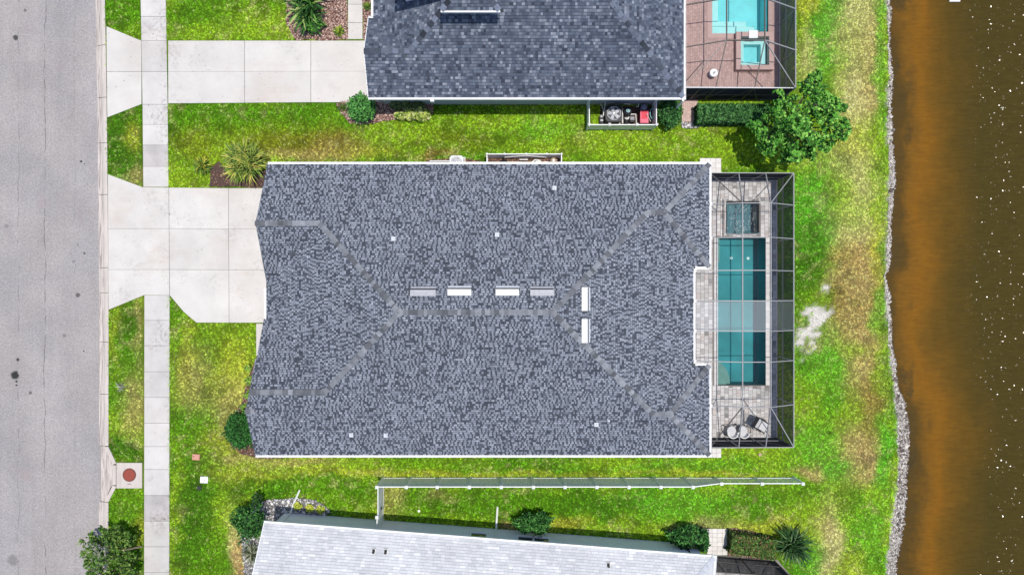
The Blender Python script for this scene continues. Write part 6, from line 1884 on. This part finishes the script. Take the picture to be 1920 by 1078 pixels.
bush('window_bush', 'dark green bush standing before the southern house windows', 'bush', 1001, 979, .8, (.95, .55, .62), 1800, .15, [(.022, .10, .02), (.045, .16, .03), (.09, .25, .05), (.012, .04, .01)], 170, lump=.2)
bush('hedge_bush', 'left one of two dark bushes near the southern paver landing', 'bush', 1284, 1005, .75, (.90, .55, .55), 1700, .16, [(.02, .095, .022), (.04, .15, .03), (.085, .24, .05), (.012, .04, .01)], 171, lump=.2)
bush('hedge_bush', 'smaller right bush touching the southern paver landing', 'bush', 1315, 1011, .7, (.42, .62, .5), 800, .16, [(.02, .095, .022), (.04, .15, .03), (.085, .24, .05), (.012, .04, .01)], 172, lump=.2)
x, y = P(1320, 988, .3)
m_ = MB(); m_.tube([(x - .03, y - .62, 0), (x - .04, y - .3, .55), (x - .02, y - .02, .70), (x + .12, y + .10, .62), (x + .25, y - .02, .5)], .03, 6); tag(m_.build('shepherd_hook', M['black'], origin=(x, y, 0)), 'black hooked garden pole left of the southern paver landing', 'garden hook')
def hedge(name, label, pts, z, h, n, size, pal, seed, T=None):
    rg = np.random.default_rng(seed)
    (ua, va), (ub, vb), wid = pts
    xa, ya = P(ua, va, z); xb, yb = P(ub, vb, z)
    t = thing(name, label, 'hedge', ((xa + xb) / 2, (ya + yb) / 2, 0))
    L = math.hypot(xb - xa, yb - ya); dx, dy = (xb - xa) / L, (yb - ya) / L
    a = rg.uniform(-.02, 1.02, n) * L; 
    q_ = rg.random(n); side = rg.random(n)
    b = rg.uniform(-1, 1, n) * wid / 2; zz = h + (vnoise(a, b, 2.2, seed, 3) - .5) * .22 + rg.uniform(-.12, .03, n)
    sd = side < .42
    b = np.where(sd, np.sign(b) * wid / 2 * rg.uniform(.85, 1.08, n) * (1 + .2 * (vnoise(a, zz, 1.5, seed + 1, 2) - .5)), b); zz = np.where(sd, rg.uniform(.05, h, n), zz)
    en = rg.random(n) < .08
    a = np.where(en, np.where(rg.random(n) < .5, 0, L) + rg.uniform(-.08, .08, n), a); zz = np.where(en, rg.uniform(.05, h, n), zz)
    pos = np.stack([xa + dx * a - dy * b, ya + dy * a + dx * b, zz], 1)
    V, C = leaf_quads(pos, size, rg, vcol(rg, n, pal), asp=.6)
    finish(V, C, 'foliage', t)
    m = MB()
    for k in range(int(L / .45)):
        f = (k + .5) * .45; cx, cy = xa + dx * f, ya + dy * f
        m.tube([(cx, cy, 0), (cx + R.uniform(-.1, .1), cy + R.uniform(-.1, .1), h * .8)], .025, 5)
    m.build('stems', M['bark'], t)
    return t
hedge('clipped_hedge', 'clipped dark green hedge in front of the northern pool cage', ((1311, 212), (1440, 212), .98), .95, 1.0, 6500, .135, [(.018, .075, .020), (.035, .12, .03), (.06, .18, .045), (.10, .24, .07), (.010, .035, .010)], 180)
bush('round_bush', 'oval dark bush between equipment fence and brick path', 'bush', 1256, 212, .8, (.62, .80, .6), 2300, .145, [(.022, .085, .022), (.04, .14, .032), (.07, .21, .05), (.012, .04, .012)], 181, lump=.10)
hedge('clipped_hedge', 'olive green hedge with brown tips by the southern paver landing', ((1372, 1019), (1452, 1031), 1.05), .8, .85, 4600, .135, [(.045, .10, .02), (.08, .16, .03), (.14, .22, .05), (.02, .05, .012), (.16, .10, .05)], 182)
blades('agave', 'spiky dark green plant with radiating leaves by the southern pool cage', 'spiky plant', 1486, 1020, .5, 210, 1.28, .10, [(.014, .045, .016), (.03, .085, .022), (.05, .13, .035), (.12, .2, .08)], 183, droop=.45, tilt=(.1, 1.55), core=.25)
blades('grass_tuft', 'small dry grey tuft on the street verge', 'grass tuft', 226, 725, .03, 36, .42, .03, [(.30, .30, .24), (.12, .15, .08), (.42, .42, .36)], 184, tilt=(.6, 1.5))

# --- trees
def tree(name, label, u, v, z, lobes, leaf, pal, seed, base, lean, trunk_r, per=40, twigs=0, lr=.62, probs=None, spray=.55):
    """every lobe carries sprays: leaves strung along short branchlets that point outwards"""
    rg = np.random.default_rng(seed)
    t = thing(name, label, 'tree', base + (0,))
    pos = []; m = MB()
    top = (base[0] + lean[0], base[1] + lean[1], z * .55)
    m.tube([base + (-.1,), ((base[0] + top[0]) / 2 + .03, (base[1] + top[1]) / 2, z * .3), top], trunk_r, 9, r2=trunk_r * .75)
    cx, cy = P(u, v, z)
    for (du, dv, dz, r) in lobes:
        lx, ly = P(u + du, v + dv, z + dz)
        c = np.array((lx, ly, z + dz))
        mid = (np.array(top) * .45 + c * .55) + np.array((R.uniform(-.15, .15), R.uniform(-.15, .15), .1))
        m.tube([top, tuple(mid), tuple(c)], trunk_r * .45, 6, r2=.012)
        out = np.array((lx - cx, ly - cy, .0)); out = out / (np.linalg.norm(out) + .35)
        for s_ in range(max(5, int(16 * r))):
            d = rg.normal(size=3) * np.array((1, 1, .6)) + out * .9; d /= np.linalg.norm(d)
            st_ = c + rg.normal(size=3) * r * .28
            L_ = r * rg.uniform(.55, 1.15)
            en = st_ + d * L_
            m.tube([tuple(st_), tuple(en)], .016, 4, r2=.005)
            k = rg.random((per, 1)) ** .75
            pos.append(st_ + (en - st_) * k + rg.normal(size=(per, 3)) * np.array((1, 1, .6)) * spray * .24 * (1.15 - k * .75))
    m.build('trunk', M['bark'], t)
    pos = np.concatenate(pos); pos = pos[pos[:, 2] > .25]
    V, C = leaf_quads(pos, leaf, rg, vcol(rg, len(pos), pal, probs), up=.45)
    finish(V, C, 'crown', t)
    if twigs:
        for k in range(twigs):
            m = MB()
            lx, ly = P(u - 26 + R.uniform(-18, 18), v + R.uniform(-12, 18), z + .9)
            a = R.uniform(0, 6.28); p0 = (lx, ly, z + .75 + R.uniform(-.1, .2)); l = R.uniform(.25, .5)
            p1 = (lx + l * math.cos(a), ly + l * math.sin(a), z + 1.0); m.tube([p0, p1], .012, 4, r2=.005)
            for s in (-.6, .6):
                m.tube([((p0[0] + p1[0]) / 2, (p0[1] + p1[1]) / 2, (p0[2] + p1[2]) / 2), ((p0[0] + p1[0]) / 2 + .2 * math.cos(a + s), (p0[1] + p1[1]) / 2 + .2 * math.sin(a + s), z + 1.0)], .009, 4, r2=.004)
            m.build('bare_twig', M['twig'], t)
    return t
LB = [(0, 0, .5, 1.0), (36, -18, .3, .85), (60, 2, 0, .75), (20, -50, .2, .62), (34, -74, -.1, .34), (62, -34, 0, .5), (78, -22, -.3, .32), (66, 30, -.2, .62), (84, 12, -.4, .32), (30, 38, .1, .7), (-10, 50, -.1, .62), (-36, 30, -.2, .6),
      (-62, 26, -.5, .42), (-46, 55, -.5, .40), (-80, 14, -.7, .3), (-66, 48, -.8, .25), (-24, -28, 0, .55), (10, 16, .7, .7), (-52, -4, -.5, .35), (-20, 72, -.6, .28), (4, 66, -.5, .33), (48, 52, -.5, .35), (40, -40, .1, .5), (24, 62, -.6, .3), (-34, 4, .1, .5)]
tree('broadleaf_tree', 'spreading dark green tree between the northern pool cage and the pond', 1496, 222, 3.3, LB, .20, [(.034, .145, .016), (.062, .23, .026), (.12, .35, .042), (.24, .50, .085), (.014, .05, .010)], 200, (15.0, 8.75), (.1, .05), .13, per=44, spray=.5)
LS = [(0, 0, .35, .95), (-28, -10, .1, .62), (22, -12, .1, .6), (-8, -32, 0, .5), (26, 20, 0, .6), (-32, 22, 0, .6), (2, 34, .1, .7), (20, -34, -.2, .35), (-42, 6, -.2, .35), (34, 2, -.2, .35), (-28, -28, -.2, .3), (10, -44, -.3, .26), (30, -26, -.2, .3), (-20, 44, 0, .5), (30, 44, -.1, .5)]
st = tree('street_tree', 'low olive green street tree spreading over the kerb at the bottom edge', 207, 1038, 1.05, LS, .15, [(.045, .115, .016), (.075, .165, .024), (.125, .235, .036), (.024, .060, .011), (.20, .30, .07)], 210, E(231, 1026), (-.1, -.1), .05, per=46, twigs=14, spray=.52)
x0_, y0_ = E(268.5, 1024.0); x1_, y1_ = P(231, 1031, 1.95)
m_ = MB(); m_.tube([(x0_ - .06, y0_, .0), (x1_, y1_, 1.95)], .055, 7, r2=.035); m_.build('support_stake', M['stake'], st)

# ------------------------------------------------------------------ pond bank: shell grit and stones
rg = np.random.default_rng(70)
n = 16000
y = rg.uniform(-18.5, 18.5, n); sh_ = shore(y); bk_ = bank(y)
f = rg.beta(1.3, 1.1, n)
x = bk_ + .02 + (sh_ - bk_) * f
z = WZ + np.clip((sh_ - x), -.3, 3) * .16
pebbles('shore_grit', 'pale shell grit and small stones along the pond edge', x, y, z, .028, [(.47, .425, .37), (.58, .54, .485), (.30, .265, .23), (.165, .14, .12), (.68, .65, .60)], 71)
n = 1500
y = np.concatenate([rg.uniform(-18, 18, n // 2), rg.normal(-10.5, 2.2, n // 2)]); sh_ = shore(y); bk_ = bank(y)
x = bk_ + (sh_ - bk_) * rg.beta(1.5, 1.0, len(y)) + .08
pebbles('shore_stones', 'darker wet stones and debris along the pond edge', x, y, WZ + np.clip((sh_ - x), -.15, 3) * .16, .055, [(.30, .26, .23), (.16, .13, .11), (.42, .38, .34), (.10, .08, .07), (.60, .56, .50)], 72)

# ------------------------------------------------------------------ grass
NOGRASS = [[E(182, -80), E(204.5, -80), E(204.5, 1160), E(182, 1160)], [E(120, -80), E(184, -80), E(184, 1160), E(120, 1160)],
           [E(204, 836), E(219.5, 867), E(268, 867), E(268, 915), E(219.5, 913), E(204, 941)],
           [E(270.5, -80), E(318.8, -80), E(318.8, 1160), E(270.5, 1160)],
           [E(200, 49) if 0 else P(198, 49), P(266, 76.3), P(720, 76.3), P(720, 193.2), P(316, 195), P(266, 196.6), P(199, 222)],
           [P(200, 326), P(268, 351), P(317, 351.5), P(548, 352.3), P(548, 605.7), P(368, 605.7), P(344, 585), P(318.8, 554.5), P(270, 554.5), P(203, 581.5)],
           [P(652, -60), P(680.6, -60), P(680.6, 76), P(652, 76)], [P(480, 605), P(540, 605), P(540, 667), P(480, 667)],
           [(X0, Y0 - .03), (X1 + .03, Y0 - .03), (X1 + .03, Y1 + .03), (X0, Y1 + .03)], [(NX0, NY0 - .03), (NX1 + .03, NY0 - .03), (NX1 + .03, 22), (NX0, 22)],
           [P(1277, 188), P(1309, 188), P(1309, 231), P(1277, 231)],
           [P(1312, 297), P(1352, 297), P(1352, 326), P(1312, 326)], [P(1312, 840), P(1352, 840), P(1352, 857.8), P(1312, 857.8)], [P(1325, 990), P(1364, 990), P(1364, 1045), P(1325, 1045)],
           [TS(24.3, -.9), TS(29.2, -.9), TS(30.0, -1.7), TS(30.0, -9), TS(24.3, -9)],
           [TS(.25, -.36), TS(24.25, -.36), TS(24.25, -13), TS(.25, -13)],
           [P(219, 866), P(268, 866), P(268, 915), P(219, 915)]] + BEDS
for (a, b, c, d, s_) in rectsM + rectsN: NOGRASS.append([(a + .38, c + .38), (b - .38, c + .38), (b - .38, d - .38), (a + .38, d - .38)])
for (u, v, w) in ((368.2, 856.3, .24), (383.3, 898.8, .25), (374.2, 914, .15)):
    x, y = P(u, v); NOGRASS.append([(x - w, y - w * .8), (x + w, y - w * .8), (x + w, y + w * .8), (x - w, y + w * .8)])
rg = np.random.default_rng(80)
DENS = 92
gx0, gx1, gy0_, gy1_ = -24.5, 23.5, -18.2, 18.2
n = int((gx1 - gx0) * (gy1_ - gy0_) * DENS)
x = rg.uniform(gx0, gx1, n); y = rg.uniform(gy0_, gy1_, n)
keep = np.ones(n, bool)
for p in NOGRASS: keep &= ~inpoly(x, y, p)
bk_ = bank(y); keep &= (x < bk_ + .14 - rg.uniform(0, .22, n))
x, y = x[keep], y[keep]
sm = sand_mask(x, y); k2 = rg.random(len(x)) > sm * 1.0
x, y = x[k2], y[k2]
col = turf_colour(x, y)
n = len(x)
zg = ground_z(x, y)
# clump tone: some tufts carry dead leaf, some are lush
tone = np.exp(rg.normal(0.0, .32, n)).clip(.38, 2.0)
dead = rg.random(n) < .05
col = np.minimum(col * tone[:, None], .9)
col[dead] = col[dead] * .35 + np.array((.66, .72, .26)) * .65
NB = 9
az = rg.uniform(0, 6.283, (n, NB)); lean = rg.uniform(.55, 1.42, (n, NB)); L = rg.uniform(.05, .115, (n, NB)) * (.75 + .5 * rg.random((n, 1)))
w = rg.uniform(.012, .024, (n, NB))
bx = x[:, None] + rg.normal(0, .022, (n, NB)); by = y[:, None] + rg.normal(0, .022, (n, NB)); bz = np.repeat(zg[:, None], NB, 1) - .005
dx_, dy_ = np.cos(az), np.sin(az)
tx_ = bx + dx_ * L * np.sin(lean); ty_ = by + dy_ * L * np.sin(lean); tz_ = bz + L * np.cos(lean)
V = np.stack([np.stack([bx - dy_ * w, by + dx_ * w, bz], -1), np.stack([bx + dy_ * w, by - dx_ * w, bz], -1), np.stack([tx_, ty_, tz_], -1)], 2).reshape(-1, 3)
Fc = np.arange(n * NB * 3).reshape(-1, 3)
C = np.repeat(col, NB, 0) * rg.uniform(.70, 1.30, (n * NB, 1))
gr = npobj('grass', V, Fc, C, M['blade'])
tag(gr, 'patchy green and straw coloured lawn grass', 'grass', kind='stuff')
